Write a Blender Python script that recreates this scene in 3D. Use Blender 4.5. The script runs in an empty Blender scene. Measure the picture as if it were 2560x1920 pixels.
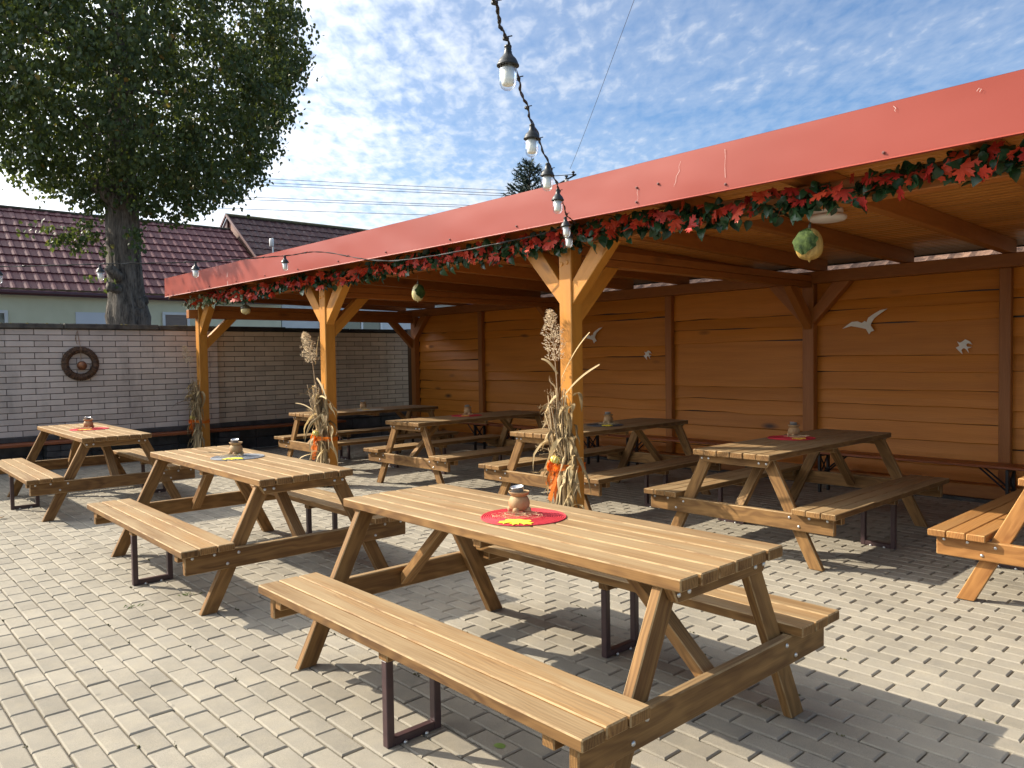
import bpy, math, random
import numpy as np
from mathutils import Matrix, Vector
random.seed(7)
rng = np.random.default_rng(11)
R = math.radians
S = bpy.context.scene
COL = S.collection

# ------------------------------------------------------------------ camera
cam_d = bpy.data.cameras.new('camera')
cam = bpy.data.objects.new('camera', cam_d)
COL.objects.link(cam)
S.camera = cam
cam_d.sensor_width = 36
cam_d.lens = 1938.45 / 2560 * 36
cam_d.clip_start = 0.05
cam_d.clip_end = 3000
_pt, _ro = -0.0346, -0.0155
Fw = Vector((0, math.cos(_pt), math.sin(_pt)))
Up = Vector((0, -math.sin(_pt), math.cos(_pt)))
Rt = Vector((1, 0, 0))
Xa = Rt * math.cos(_ro) + Up * math.sin(_ro)
Ya = -Rt * math.sin(_ro) + Up * math.cos(_ro)
cam.matrix_world = Matrix(((Xa.x, Ya.x, -Fw.x, 0), (Xa.y, Ya.y, -Fw.y, 0), (Xa.z, Ya.z, -Fw.z, 1.466), (0, 0, 0, 1)))

# ------------------------------------------------------------------ world, sun, exposure
SUN_EL = R(34)
SUN_PHI = R(-18)          # direction the light travels on the ground
sun_to = Vector((-math.cos(SUN_PHI) * math.cos(SUN_EL), -math.sin(SUN_PHI) * math.cos(SUN_EL), math.sin(SUN_EL)))
W = bpy.data.worlds.new('World')
S.world = W
W.use_nodes = True
wt = W.node_tree
wt.nodes.clear()


def node(nt, t, ins=None, **at):
    n = nt.nodes.new(t)
    for k, v in at.items():
        setattr(n, k, v)
    for k, v in (ins or {}).items():
        s = n.inputs[k]
        if hasattr(v, 'is_output'):
            nt.links.new(v, s)
        else:
            s.default_value = v
    return n


def M_(nt, op, a, b=0.0, c=None, clamp=False):
    n = nt.nodes.new('ShaderNodeMath')
    n.operation = op
    n.use_clamp = clamp
    for i, v in enumerate((a, b) if c is None else (a, b, c)):
        if hasattr(v, 'is_output'):
            nt.links.new(v, n.inputs[i])
        else:
            n.inputs[i].default_value = v
    return n.outputs[0]


def ramp(nt, fac, stops):
    n = nt.nodes.new('ShaderNodeValToRGB')
    nt.links.new(fac, n.inputs[0])
    e = n.color_ramp.elements
    while len(e) < len(stops):
        e.new(0.5)
    for el, (p, c) in zip(e, stops):
        el.position = p
        el.color = c if len(c) == 4 else (*c, 1)
    return n.outputs[0]


def mixc(nt, fac, a, b, blend='MIX'):
    n = nt.nodes.new('ShaderNodeMix')
    n.data_type = 'RGBA'
    n.blend_type = blend
    for i, v in ((0, fac), (6, a), (7, b)):
        if hasattr(v, 'is_output'):
            nt.links.new(v, n.inputs[i])
        else:
            n.inputs[i].default_value = v if i == 0 else (v if len(v) == 4 else (*v, 1))
    return n.outputs[2]


def vmap(nt, vec, scale=(1, 1, 1), loc=(0, 0, 0), rot=(0, 0, 0)):
    n = node(nt, 'ShaderNodeMapping', {'Vector': vec, 'Scale': scale, 'Location': loc, 'Rotation': rot})
    return n.outputs[0]


def noise(nt, vec, scale=1.0, detail=5.0, rough=0.55, dist=0.0):
    n = node(nt, 'ShaderNodeTexNoise', {'Vector': vec, 'Scale': scale, 'Detail': detail, 'Roughness': rough, 'Distortion': dist})
    return n.outputs[0]


def build_world():
    nt = wt
    out = node(nt, 'ShaderNodeOutputWorld')
    sky = node(nt, 'ShaderNodeTexSky', sky_type='NISHITA', sun_disc=False, sun_elevation=SUN_EL,
               sun_rotation=math.atan2(sun_to.x, sun_to.y), altitude=300, air_density=1.0, dust_density=0.4, ozone_density=3.5)
    tc = node(nt, 'ShaderNodeTexCoord').outputs['Generated']
    sp = node(nt, 'ShaderNodeSeparateXYZ', {0: tc})
    zz = M_(nt, 'MAXIMUM', M_(nt, 'ADD', sp.outputs[2], 0.06), 0.03)
    u = M_(nt, 'DIVIDE', sp.outputs[0], zz)
    v = M_(nt, 'DIVIDE', sp.outputs[1], zz)
    p = node(nt, 'ShaderNodeCombineXYZ', {0: u, 1: v, 2: 0.3}).outputs[0]
    rot = R(24)
    big = noise(nt, vmap(nt, p, (0.35, 0.55, 1), (3.1, 1.1, 0), (0, 0, rot)), 1.0, 4, 0.5, 0.5)
    mid = noise(nt, vmap(nt, p, (0.55, 1.5, 1), (1.7, 0, 0), (0, 0, rot)), 1.0, 6, 0.62, 0.7)
    rip = noise(nt, vmap(nt, p, (21.0, 10.5, 1), (4, 2, 0), (0, 0, rot)), 1.0, 3, 0.55, 0.25)
    rip2 = noise(nt, vmap(nt, p, (4.2, 3.4, 1), (1, 8, 0), (0, 0, rot)), 1.0, 4, 0.55, 0.3)
    # whitening of the thin cloud towards the sun
    dt = node(nt, 'ShaderNodeVectorMath', {0: tc, 1: tuple(sun_to)}, operation='DOT_PRODUCT').outputs['Value']
    halo = M_(nt, 'POWER', M_(nt, 'MAXIMUM', M_(nt, 'ADD', M_(nt, 'MULTIPLY', dt, 0.5), 0.5), 0.0), 2.4)
    cov = M_(nt, 'ADD', M_(nt, 'MULTIPLY', M_(nt, 'SUBTRACT', big, 0.5), 0.9), M_(nt, 'MULTIPLY', M_(nt, 'SUBTRACT', mid, 0.5), 1.05))
    cov = M_(nt, 'ADD', cov, M_(nt, 'MULTIPLY', M_(nt, 'SUBTRACT', rip, 0.5), 0.95))
    cov = M_(nt, 'ADD', cov, M_(nt, 'MULTIPLY', M_(nt, 'SUBTRACT', rip2, 0.5), 0.42))
    cov = M_(nt, 'ADD', cov, M_(nt, 'MULTIPLY', halo, 1.36))
    mask = ramp(nt, cov, [(0.05, (0.06, 0.06, 0.06)), (0.45, (0.25, 0.25, 0.25)), (0.80, (0.74, 0.74, 0.74)), (1.0, (0.96, 0.96, 0.96))])
    blue = node(nt, 'ShaderNodeHueSaturation', {'Color': sky.outputs[0], 'Saturation': 1.15, 'Value': 1.0}).outputs[0]
    b1 = node(nt, 'ShaderNodeBackground', {'Color': blue, 'Strength': 0.07})
    aur_fill = M_(nt, 'POWER', M_(nt, 'MAXIMUM', dt, 0.0), 4.0)  # glow round the sun strengthened as added fill light for shaded areas
    b2 = node(nt, 'ShaderNodeBackground', {'Color': (0.93, 0.96, 1.0, 1), 'Strength': M_(nt, 'ADD', 0.43, M_(nt, 'MULTIPLY', aur_fill, 1.6))})
    mx = node(nt, 'ShaderNodeMixShader', {0: mask, 1: b1.outputs[0], 2: b2.outputs[0]})
    nt.links.new(mx.outputs[0], out.inputs[0])


build_world()
sun_d = bpy.data.lights.new('sun', 'SUN')
sun_d.energy = 3.6
sun_d.angle = R(0.5)
sun_d.color = (1.0, 0.90, 0.74)
sun = bpy.data.objects.new('sun', sun_d)
COL.objects.link(sun)
sun.rotation_euler = sun_to.to_track_quat('Z', 'Y').to_euler()
S.view_settings.view_transform = 'Standard'
S.view_settings.look = 'None'
S.view_settings.gamma = 1
S.view_settings.exposure = 1.3
S.render.engine = 'CYCLES'
S.cycles.max_bounces = 8
S.cycles.diffuse_bounces = 5
S.cycles.use_denoising = True

# ------------------------------------------------------------------ frame of the shelter (x along its front, y to its back)
ROT = R(-47.716)
P1 = Vector((0.475, 6.156, 0))
FR = Matrix.Translation(P1) @ Matrix.Rotation(ROT, 4, 'Z')


def LW(x, y, z=0.0):
    return FR @ Vector((x, y, z))


# ------------------------------------------------------------------ mesh builder
def Tm(x, y, z):
    return Matrix.Translation((x, y, z))


def Rm(a, ax):
    return Matrix.Rotation(a, 4, ax)


class MB:
    def __init__(self):
        self.v = []
        self.f = []
        self.g = []
        self.r = []
        self.e = []

    def add(self, verts, faces, gc=None, rnd=None, M=None, edge=0):
        o = len(self.v)
        rnd = random.random() if rnd is None else rnd
        if gc is None:
            gc = verts
        for p in verts:
            p = Vector(p)
            self.v.append(tuple(M @ p) if M is not None else tuple(p))
        self.g += [tuple(q) for q in gc]
        self.r += [rnd] * len(verts)
        self.f += [tuple(i + o for i in f) for f in faces]
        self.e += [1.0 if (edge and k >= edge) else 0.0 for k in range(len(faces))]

    # chamfered hexahedron; c = 8 corners ordered (x-,y-,z-),(x+,y-,z-),(x-,y+,z-),(x+,y+,z-),then z+
    def hexa(self, c, b=0.004, axis=0, M=None, rnd=None):
        c = [Vector(q) for q in c]
        L = [max(1e-6, (c[1] - c[0]).length), max(1e-6, (c[2] - c[0]).length), max(1e-6, (c[4] - c[0]).length)]
        bb = [min(0.45, b / l) for l in L]
        off = [random.uniform(-40, 40) for _ in range(3)]

        def tri(t):
            x, y, z = t
            a = c[0].lerp(c[1], x).lerp(c[2].lerp(c[3], x), y)
            d = c[4].lerp(c[5], x).lerp(c[6].lerp(c[7], x), y)
            return a.lerp(d, z)
        V = []
        G = []
        idx = {}
        for sx in (0, 1):
            for sy in (0, 1):
                for sz in (0, 1):
                    s = (sx, sy, sz)
                    for k in range(3):
                        t = [0, 0, 0]
                        for j in range(3):
                            ins = 0 if j == k else bb[j]
                            t[j] = ins if s[j] == 0 else 1 - ins
                        idx[(s, k)] = len(V)
                        V.append(tri(t))
                        m = [t[j] * L[j] for j in range(3)]
                        m = [m[axis]] + [m[j] for j in range(3) if j != axis]
                        G.append((m[0] + off[0], m[1] + off[1], m[2] + off[2]))
        F = []
        for k in range(3):
            a, bq = [j for j in range(3) if j != k]
            for side in (0, 1):
                q = []
                for (p, r) in ((0, 0), (1, 0), (1, 1), (0, 1)):
                    s = [0, 0, 0]
                    s[k] = side
                    s[a] = p
                    s[bq] = r
                    q.append(idx[(tuple(s), k)])
                F.append(q)
        for k in range(3):     # edges running along k
            a, bq = [j for j in range(3) if j != k]
            for p in (0, 1):
                for r in (0, 1):
                    s0 = [0, 0, 0]
                    s0[a] = p
                    s0[bq] = r
                    s1 = list(s0)
                    s1[k] = 1
                    F.append([idx[(tuple(s0), a)], idx[(tuple(s1), a)], idx[(tuple(s1), bq)], idx[(tuple(s0), bq)]])
        for sx in (0, 1):
            for sy in (0, 1):
                for sz in (0, 1):
                    F.append([idx[((sx, sy, sz), k)] for k in range(3)])
        # consistent winding from the centre
        ctr = sum(c, Vector()) / 8
        F2 = []
        for f in F:
            p = [V[i] for i in f]
            n = (p[1] - p[0]).cross(p[2] - p[0])
            m = sum(p, Vector()) / len(p)
            F2.append(f if n.dot(m - ctr) > 0 else f[::-1])
        self.add(V, F2, G, rnd, M, edge=6)

    def box(self, lo, hi, b=0.004, axis=0, M=None, rnd=None):
        x0, y0, z0 = lo
        x1, y1, z1 = hi
        self.hexa([(x0, y0, z0), (x1, y0, z0), (x0, y1, z0), (x1, y1, z0), (x0, y0, z1), (x1, y0, z1), (x0, y1, z1), (x1, y1, z1)], b, axis, M, rnd)

    def tube(self, pts, rad, n=8, M=None, rnd=None, caps=True):
        pts = [Vector(p) for p in pts]
        if not hasattr(rad, '__len__'):
            rad = [rad] * len(pts)
        V = []
        F = []
        G = []
        ref = None
        dist = 0
        off = random.uniform(-40, 40)
        for i, p in enumerate(pts):
            d = (pts[min(i + 1, len(pts) - 1)] - pts[max(i - 1, 0)])
            if d.length < 1e-9:
                d = Vector((0, 0, 1))
            d.normalize()
            if ref is None:
                ref = d.orthogonal().normalized()
            ref = (ref - d * ref.dot(d))
            ref = ref.normalized() if ref.length > 1e-6 else d.orthogonal().normalized()
            w = d.cross(ref)
            if i:
                dist += (p - pts[i - 1]).length
            for k in range(n):
                a = 2 * math.pi * k / n
                V.append(p + (ref * math.cos(a) + w * math.sin(a)) * rad[i])
                G.append((dist + off, rad[i] * math.cos(a), rad[i] * math.sin(a)))
        for i in range(len(pts) - 1):
            for k in range(n):
                F.append((i * n + k, i * n + (k + 1) % n, (i + 1) * n + (k + 1) % n, (i + 1) * n + k))
        if caps:
            F.append(tuple(range(n - 1, -1, -1)))
            F.append(tuple((len(pts) - 1) * n + k for k in range(n)))
        self.add(V, F, G, rnd, M)

    def lathe(self, prof, n=24, M=None, rnd=None, lobes=0, amp=0.0):
        V = []
        F = []
        for i, (r, z) in enumerate(prof):
            for k in range(n):
                a = 2 * math.pi * k / n
                q = r * (1 + amp * (abs(math.sin(lobes * a / 2)) - 0.6)) if lobes else r
                V.append((q * math.cos(a), q * math.sin(a), z))
        for i in range(len(prof) - 1):
            for k in range(n):
                F.append((i * n + k, i * n + (k + 1) % n, (i + 1) * n + (k + 1) % n, (i + 1) * n + k))
        F.append(tuple(range(n - 1, -1, -1)))
        F.append(tuple((len(prof) - 1) * n + k for k in range(n)))
        self.add(V, F, None, rnd, M)

    # flat leaf with a midrib fold; outline = right half from tip to stem
    def leaf(self, half, size, M, fold=0.25, curl=0.3, rnd=None):
        V = []
        F = []
        mid = [(0, y) for _, y in half]
        n = len(half)

        def z(x, y):
            return fold * abs(x) - curl * (y - 0.3) ** 2
        for x, y in half:
            V.append((x * size, y * size, z(x, y) * size))
        for x, y in mid:
            V.append((0, y * size, z(0, y) * size))
        for x, y in half:
            V.append((-x * size, y * size, z(x, y) * size))
        for i in range(n - 1):
            F.append((n + i, n + i + 1, i + 1, i))
            F.append((2 * n + i, 2 * n + i + 1, n + i + 1, n + i))
        self.add(V, F, None, rnd, M)

    def fanleaf(self, half, size, M, fold=0.25, curl=0.3, rnd=None):
        pts = list(half) + [(-x, y) for x, y in half[::-1] if x > 0.001]

        def z(x, y):
            return fold * abs(x) - curl * (y - 0.3) ** 2
        V = [(0, 0.12 * size, z(0, 0.12) * size)] + [(x * size, y * size, z(x, y) * size) for x, y in pts]
        F = [(0, i + 2, i + 1) for i in range(len(pts) - 1)] + [(0, 1, len(pts))]
        self.add(V, F, None, rnd, M)

    # ribbon through points with per-point width; side = direction of the width
    def ribbon(self, pts, wid, side=None, M=None, rnd=None, fold=0.0):
        pts = [Vector(p) for p in pts]
        V = []
        F = []
        for i, p in enumerate(pts):
            d = (pts[min(i + 1, len(pts) - 1)] - pts[max(i - 1, 0)]).normalized()
            s = Vector(side[i]) if side is not None and hasattr(side[0], '__len__') else Vector(side) if side is not None else d.orthogonal()
            s = (s - d * s.dot(d))
            s = s.normalized() if s.length > 1e-6 else d.orthogonal().normalized()
            nn = d.cross(s)
            w = wid[i] if hasattr(wid, '__len__') else wid
            V += [p - s * w / 2 + nn * fold * w, p, p + s * w / 2 + nn * fold * w]
        for i in range(len(pts) - 1):
            a = 3 * i
            F += [(a, a + 1, a + 4, a + 3), (a + 1, a + 2, a + 5, a + 4)]
        self.add(V, F, None, rnd, M)

    def prism(self, outline, t, M=None, rnd=None):
        n = len(outline)
        V = [(x, y, -t / 2) for x, y in outline] + [(x, y, t / 2) for x, y in outline]
        F = [tuple(range(n - 1, -1, -1)), tuple(range(n, 2 * n))]
        F += [(i, (i + 1) % n, n + (i + 1) % n, n + i) for i in range(n)]
        self.add(V, F, None, rnd, M)

    def build(self, name, mat, parent=None, smooth=False):
        me = bpy.data.meshes.new(name)
        me.from_pydata(self.v, [], self.f)
        at = me.attributes.new('gc', 'FLOAT_VECTOR', 'POINT')
        at.data.foreach_set('vector', np.array(self.g, dtype=np.float32).ravel())
        ar = me.attributes.new('rnd', 'FLOAT', 'POINT')
        ar.data.foreach_set('value', np.array(self.r, dtype=np.float32))
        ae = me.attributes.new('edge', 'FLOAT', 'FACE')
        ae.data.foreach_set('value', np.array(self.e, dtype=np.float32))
        if smooth:
            me.polygons.foreach_set('use_smooth', np.ones(len(me.polygons), dtype=bool))
        me.materials.append(mat)
        me.update()
        o = bpy.data.objects.new(name, me)
        COL.objects.link(o)
        if parent is not None:
            o.parent = parent
        return o


def fast_mesh(name, V, F, mat, parent=None, rnd=None, smooth=False, gc=None):
    """V (n,3) array, F (m,k) array of one polygon size"""
    me = bpy.data.meshes.new(name)
    V = np.asarray(V, dtype=np.float32)
    F = np.asarray(F, dtype=np.int32)
    me.vertices.add(len(V))
    me.vertices.foreach_set('co', V.ravel())
    m, k = F.shape
    me.loops.add(m * k)
    me.loops.foreach_set('vertex_index', F.ravel())
    me.polygons.add(m)
    me.polygons.foreach_set('loop_start', np.arange(0, m * k, k, dtype=np.int32))
    if smooth:
        me.polygons.foreach_set('use_smooth', np.ones(m, dtype=bool))
    else:
        me.polygons.foreach_set('use_smooth', np.zeros(m, dtype=bool))
    me.update(calc_edges=True)
    if rnd is not None:
        ar = me.attributes.new('rnd', 'FLOAT', 'POINT')
        ar.data.foreach_set('value', np.asarray(rnd, dtype=np.float32))
    if gc is not None:
        at = me.attributes.new('gc', 'FLOAT_VECTOR', 'POINT')
        at.data.foreach_set('vector', np.asarray(gc, dtype=np.float32).ravel())
    me.materials.append(mat)
    me.validate()
    o = bpy.data.objects.new(name, me)
    COL.objects.link(o)
    if parent is not None:
        o.parent = parent
    return o


def tag(o, label=None, cat=None, group=None, kind=None):
    if label:
        o['label'] = label
    if cat:
        o['category'] = cat
    if group:
        o['group'] = group
    if kind:
        o['kind'] = kind
    return o


def empty(name, M, label=None, cat=None, group=None):
    o = bpy.data.objects.new(name, None)
    o.empty_display_size = 0.1
    COL.objects.link(o)
    o.matrix_world = M
    return tag(o, label, cat, group)


KIDS = {}


def kids(o):
    return [c for c in bpy.data.objects if c.parent == o]


def copy_tree(o, parent=None):
    c = o.copy()
    COL.objects.link(c)
    if parent is not None:
        c.parent = parent
    for ch in kids(o):
        copy_tree(ch, c)
    return c


# ------------------------------------------------------------------ materials
def new_mat(name):
    m = bpy.data.materials.new(name)
    m.use_nodes = True
    nt = m.node_tree
    b = nt.nodes['Principled BSDF']
    return m, nt, b


def set_in(nt, b, **kw):
    for k, v in kw.items():
        k = k.replace('_', ' ')
        s = b.inputs[k]
        if hasattr(v, 'is_output'):
            nt.links.new(v, s)
        else:
            s.default_value = v if not (hasattr(v, '__len__') and len(v) == 3 and s.type == 'RGBA') else (*v, 1)


def bump(nt, h, strength=0.3, dist=0.01):
    return node(nt, 'ShaderNodeBump', {'Height': h, 'Strength': strength, 'Distance': dist}).outputs[0]


def attr(nt, name, out='Fac'):
    return node(nt, 'ShaderNodeAttribute', attribute_name=name).outputs[out]


def objco(nt):
    return node(nt, 'ShaderNodeTexCoord').outputs['Object']


def surf(name, c1, c2, scale=6.0, rough=0.6, bmp=0.15, metallic=0.0, detail=5, stretch=(1, 1, 1), rv=0.0, spec=0.5, bd=0.01):
    m, nt, b = new_mat(name)
    p = vmap(nt, objco(nt), stretch)
    n = noise(nt, p, scale, detail)
    c = ramp(nt, n, [(0.3, c1), (0.7, c2)])
    if rv:
        c = node(nt, 'ShaderNodeHueSaturation', {'Color': c, 'Value': M_(nt, 'ADD', M_(nt, 'MULTIPLY', attr(nt, 'rnd'), rv), 1 - rv / 2)}).outputs[0]
    set_in(nt, b, Base_Color=c, Roughness=rough, Metallic=metallic, Specular_IOR_Level=spec)
    if bmp:
        n2 = noise(nt, p, scale * 6, 4)
        set_in(nt, b, Normal=bump(nt, n2, bmp, bd))
    return m


def wood(name, light, dark, knot=(0.05, 0.02, 0.008), rough=0.55, pale_edge=None, bleach=None, bl_amt=0.0, tone=0.35, spec=0.4, knots=0.5, grain=1.0):
    m, nt, b = new_mat(name)
    g = attr(nt, 'gc', 'Vector')
    rn = node(nt, 'ShaderNodeObjectInfo').outputs['Random']
    sh = node(nt, 'ShaderNodeCombineXYZ', {0: M_(nt, 'MULTIPLY', rn, 23.7), 1: M_(nt, 'MULTIPLY', rn, 9.1), 2: M_(nt, 'MULTIPLY', rn, 5.3)}).outputs[0]
    g = node(nt, 'ShaderNodeVectorMath', {0: g, 1: sh}, operation='ADD').outputs[0]
    n1 = noise(nt, vmap(nt, g, (0.8, 14, 14)), 1.0, 5, 0.6, 0.3)
    nd = noise(nt, vmap(nt, g, (1.3, 5, 5)), 1.0, 3, 0.5)
    ph = M_(nt, 'ADD', node(nt, 'ShaderNodeSeparateXYZ', {0: g}).outputs[1], M_(nt, 'MULTIPLY', nd, 0.16))
    ring = M_(nt, 'ADD', M_(nt, 'MULTIPLY', M_(nt, 'SINE', M_(nt, 'MULTIPLY', ph, 420.0)), 0.5), 0.5)
    fine = noise(nt, vmap(nt, g, (4, 220, 220)), 1.0, 3, 0.6)
    t = M_(nt, 'ADD', M_(nt, 'MULTIPLY', n1, 0.75), M_(nt, 'MULTIPLY', ring, 0.17 * grain))
    t = M_(nt, 'ADD', t, M_(nt, 'MULTIPLY', fine, 0.32 * grain))
    c = ramp(nt, t, [(0.38, light), (0.84, dark)])
    # tone of each board
    rv = attr(nt, 'rnd')
    c = node(nt, 'ShaderNodeHueSaturation', {'Color': c, 'Saturation': 1.0, 'Value': M_(nt, 'ADD', M_(nt, 'MULTIPLY', rv, tone), 1 - tone / 2)}).outputs[0]
    # knots
    vo = node(nt, 'ShaderNodeTexVoronoi', {'Vector': vmap(nt, g, (1.15, 3.3, 3.3)), 'Scale': 1.0, 'Randomness': 1.0}).outputs['Distance']
    kn = ramp(nt, M_(nt, 'ADD', vo, M_(nt, 'MULTIPLY', fine, 0.03)), [(0.06, (1, 1, 1)), (0.17, (0, 0, 0))])
    c = mixc(nt, M_(nt, 'MULTIPLY', kn, knots), c, knot)
    if bleach:
        nz = node(nt, 'ShaderNodeSeparateXYZ', {0: node(nt, 'ShaderNodeNewGeometry').outputs['Normal']}).outputs[2]
        wn = noise(nt, vmap(nt, g, (1.2, 9, 9)), 1.0, 4, 0.6)
        wn = M_(nt, 'ADD', M_(nt, 'MULTIPLY', wn, 0.7), M_(nt, 'MULTIPLY', noise(nt, vmap(nt, g, (2.5, 45, 45), (9, 2, 4)), 1.0, 3, 0.6), 0.3))
        f = M_(nt, 'MULTIPLY', ramp(nt, nz, [(0.6, (0, 0, 0)), (0.95, (1, 1, 1))]), M_(nt, 'MULTIPLY', ramp(nt, wn, [(0.38, (0.25, 0.25, 0.25)), (0.60, (1, 1, 1))]), bl_amt))
        c = mixc(nt, f, c, mixc(nt, fine, bleach, tuple(q * 0.62 for q in bleach)))
        # pale scratches on worn faces
        sc = noise(nt, vmap(nt, g, (2.2, 90, 90), (5, 5, 5)), 1.0, 2, 0.5)
        sm = ramp(nt, sc, [(0.70, (0, 0, 0)), (0.76, (1, 1, 1))])
        c = mixc(nt, M_(nt, 'MULTIPLY', sm, M_(nt, 'MULTIPLY', f, 0.7)), c, tuple(min(1, q * 1.45) for q in bleach))
    if pale_edge:        # arrises made paler in patches
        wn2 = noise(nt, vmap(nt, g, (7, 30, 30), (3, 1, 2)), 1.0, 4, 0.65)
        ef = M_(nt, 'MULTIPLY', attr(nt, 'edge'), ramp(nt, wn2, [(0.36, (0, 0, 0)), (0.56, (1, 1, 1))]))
        c = mixc(nt, M_(nt, 'MULTIPLY', ef, 0.65), c, pale_edge)
    set_in(nt, b, Base_Color=c, Roughness=M_(nt, 'ADD', M_(nt, 'MULTIPLY', n1, 0.2), rough - 0.1), Specular_IOR_Level=spec)
    h = M_(nt, 'ADD', M_(nt, 'MULTIPLY', fine, 0.6), M_(nt, 'MULTIPLY', ring, 0.35))
    set_in(nt, b, Normal=bump(nt, h, 0.35, 0.003))
    return m


MW_table = wood('table_wood', (0.30, 0.162, 0.055), (0.11, 0.052, 0.018), rough=0.72, pale_edge=(0.44, 0.31, 0.16), bleach=(0.355, 0.250, 0.132), bl_amt=0.95, tone=0.45, spec=0.25)
MW_orange = wood('orange_table_wood', (0.40, 0.188, 0.055), (0.22, 0.090, 0.024), rough=0.55, pale_edge=(0.55, 0.33, 0.13), bleach=(0.42, 0.245, 0.10), bl_amt=0.5, tone=0.35, spec=0.3)
MW_post = wood('post_wood', (0.58, 0.245, 0.034), (0.42, 0.160, 0.021), rough=0.45, pale_edge=(0.62, 0.34, 0.10), tone=0.2, knots=0.45, grain=0.6)
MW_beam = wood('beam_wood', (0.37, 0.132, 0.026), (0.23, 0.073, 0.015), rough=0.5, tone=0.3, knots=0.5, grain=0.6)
MW_fence = wood('fence_wood', (0.60, 0.212, 0.019), (0.41, 0.125, 0.009), rough=0.5, tone=0.22, knots=0.95, grain=0.5)
MW_ceil = wood('ceiling_wood', (0.58, 0.255, 0.058), (0.42, 0.16, 0.032), rough=0.32, tone=0.3, spec=0.5, knots=0.35, grain=0.6)
MW_bench = wood('bench_wood', (0.30, 0.085, 0.025), (0.17, 0.045, 0.014), rough=0.4, tone=0.2)
MW_dark = wood('weathered_wood', (0.12, 0.07, 0.04), (0.06, 0.035, 0.02), rough=0.7, tone=0.3)


def mat_fascia():
    m, nt, b = new_mat('red_sheet_metal')
    o = objco(nt)
    n = noise(nt, o, 0.8, 3)
    c = ramp(nt, n, [(0.3, (0.255, 0.044, 0.027)), (0.7, (0.29, 0.052, 0.033))])
    # a few pale scratches and bird marks, each with its own shape
    s = noise(nt, vmap(nt, o, (9, 1, 1.1), (3, 0, 7), (0, R(14), 0)), 1.0, 3, 0.7)
    s2 = noise(nt, vmap(nt, o, (26, 1, 20)), 1.0, 2, 0.5)
    k = M_(nt, 'MULTIPLY', ramp(nt, s, [(0.735, (0, 0, 0)), (0.75, (1, 1, 1))]), ramp(nt, s2, [(0.45, (0, 0, 0)), (0.55, (1, 1, 1))]))
    c = mixc(nt, M_(nt, 'MULTIPLY', k, 0.7), c, (0.62, 0.55, 0.5))
    set_in(nt, b, Base_Color=c, Roughness=0.4, Specular_IOR_Level=0.3)
    w = noise(nt, vmap(nt, o, (1.1, 1, 2.2)), 1.0, 2)
    set_in(nt, b, Normal=bump(nt, w, 0.28, 0.03))
    return m


M_fascia = mat_fascia()
M_scratch = surf('paint_scratch', (0.45, 0.28, 0.24), (0.65, 0.52, 0.47), 60, 0.7, 0.0)
M_steel = surf('painted_steel', (0.045, 0.024, 0.026), (0.065, 0.034, 0.034), 20, 0.42, 0.05)
M_black = surf('black_plastic', (0.008, 0.009, 0.009), (0.016, 0.018, 0.017), 30, 0.42, 0.05)
M_blacksteel = surf('black_steel', (0.008, 0.008, 0.009), (0.016, 0.015, 0.015), 20, 0.45, 0.05)
M_bolt = surf('zinc_bolt', (0.5, 0.5, 0.5), (0.72, 0.72, 0.70), 60, 0.32, 0.0, metallic=0.85)
M_screw = surf('dark_screw', (0.10, 0.03, 0.025), (0.16, 0.05, 0.04), 30, 0.5, 0.0)
M_whitepl = surf('white_plastic', (0.72, 0.71, 0.69), (0.8, 0.79, 0.77), 5, 0.4, 0.0)
M_core = surf('lamp_core', (0.80, 0.78, 0.70), (0.86, 0.84, 0.78), 8, 0.5, 0.0)
M_bird = surf('painted_white_wood', (0.76, 0.72, 0.64), (0.86, 0.82, 0.74), 12, 0.6, 0.1)


def mat_glass():
    m, nt, b = new_mat('clear_glass')
    tr = node(nt, 'ShaderNodeBsdfTransparent', {'Color': (0.93, 0.95, 0.95, 1)})
    gl = node(nt, 'ShaderNodeBsdfGlossy', {'Color': (1, 1, 1, 1), 'Roughness': 0.04})
    lw = node(nt, 'ShaderNodeLayerWeight', {'Blend': 0.35})
    f = M_(nt, 'ADD', M_(nt, 'MULTIPLY', lw.outputs['Facing'], 0.55), 0.05)
    mx = node(nt, 'ShaderNodeMixShader', {0: f, 1: tr.outputs[0], 2: gl.outputs[0]})
    nt.links.new(mx.outputs[0], nt.nodes['Material Output'].inputs[0])
    return m


M_glass = mat_glass()


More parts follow.
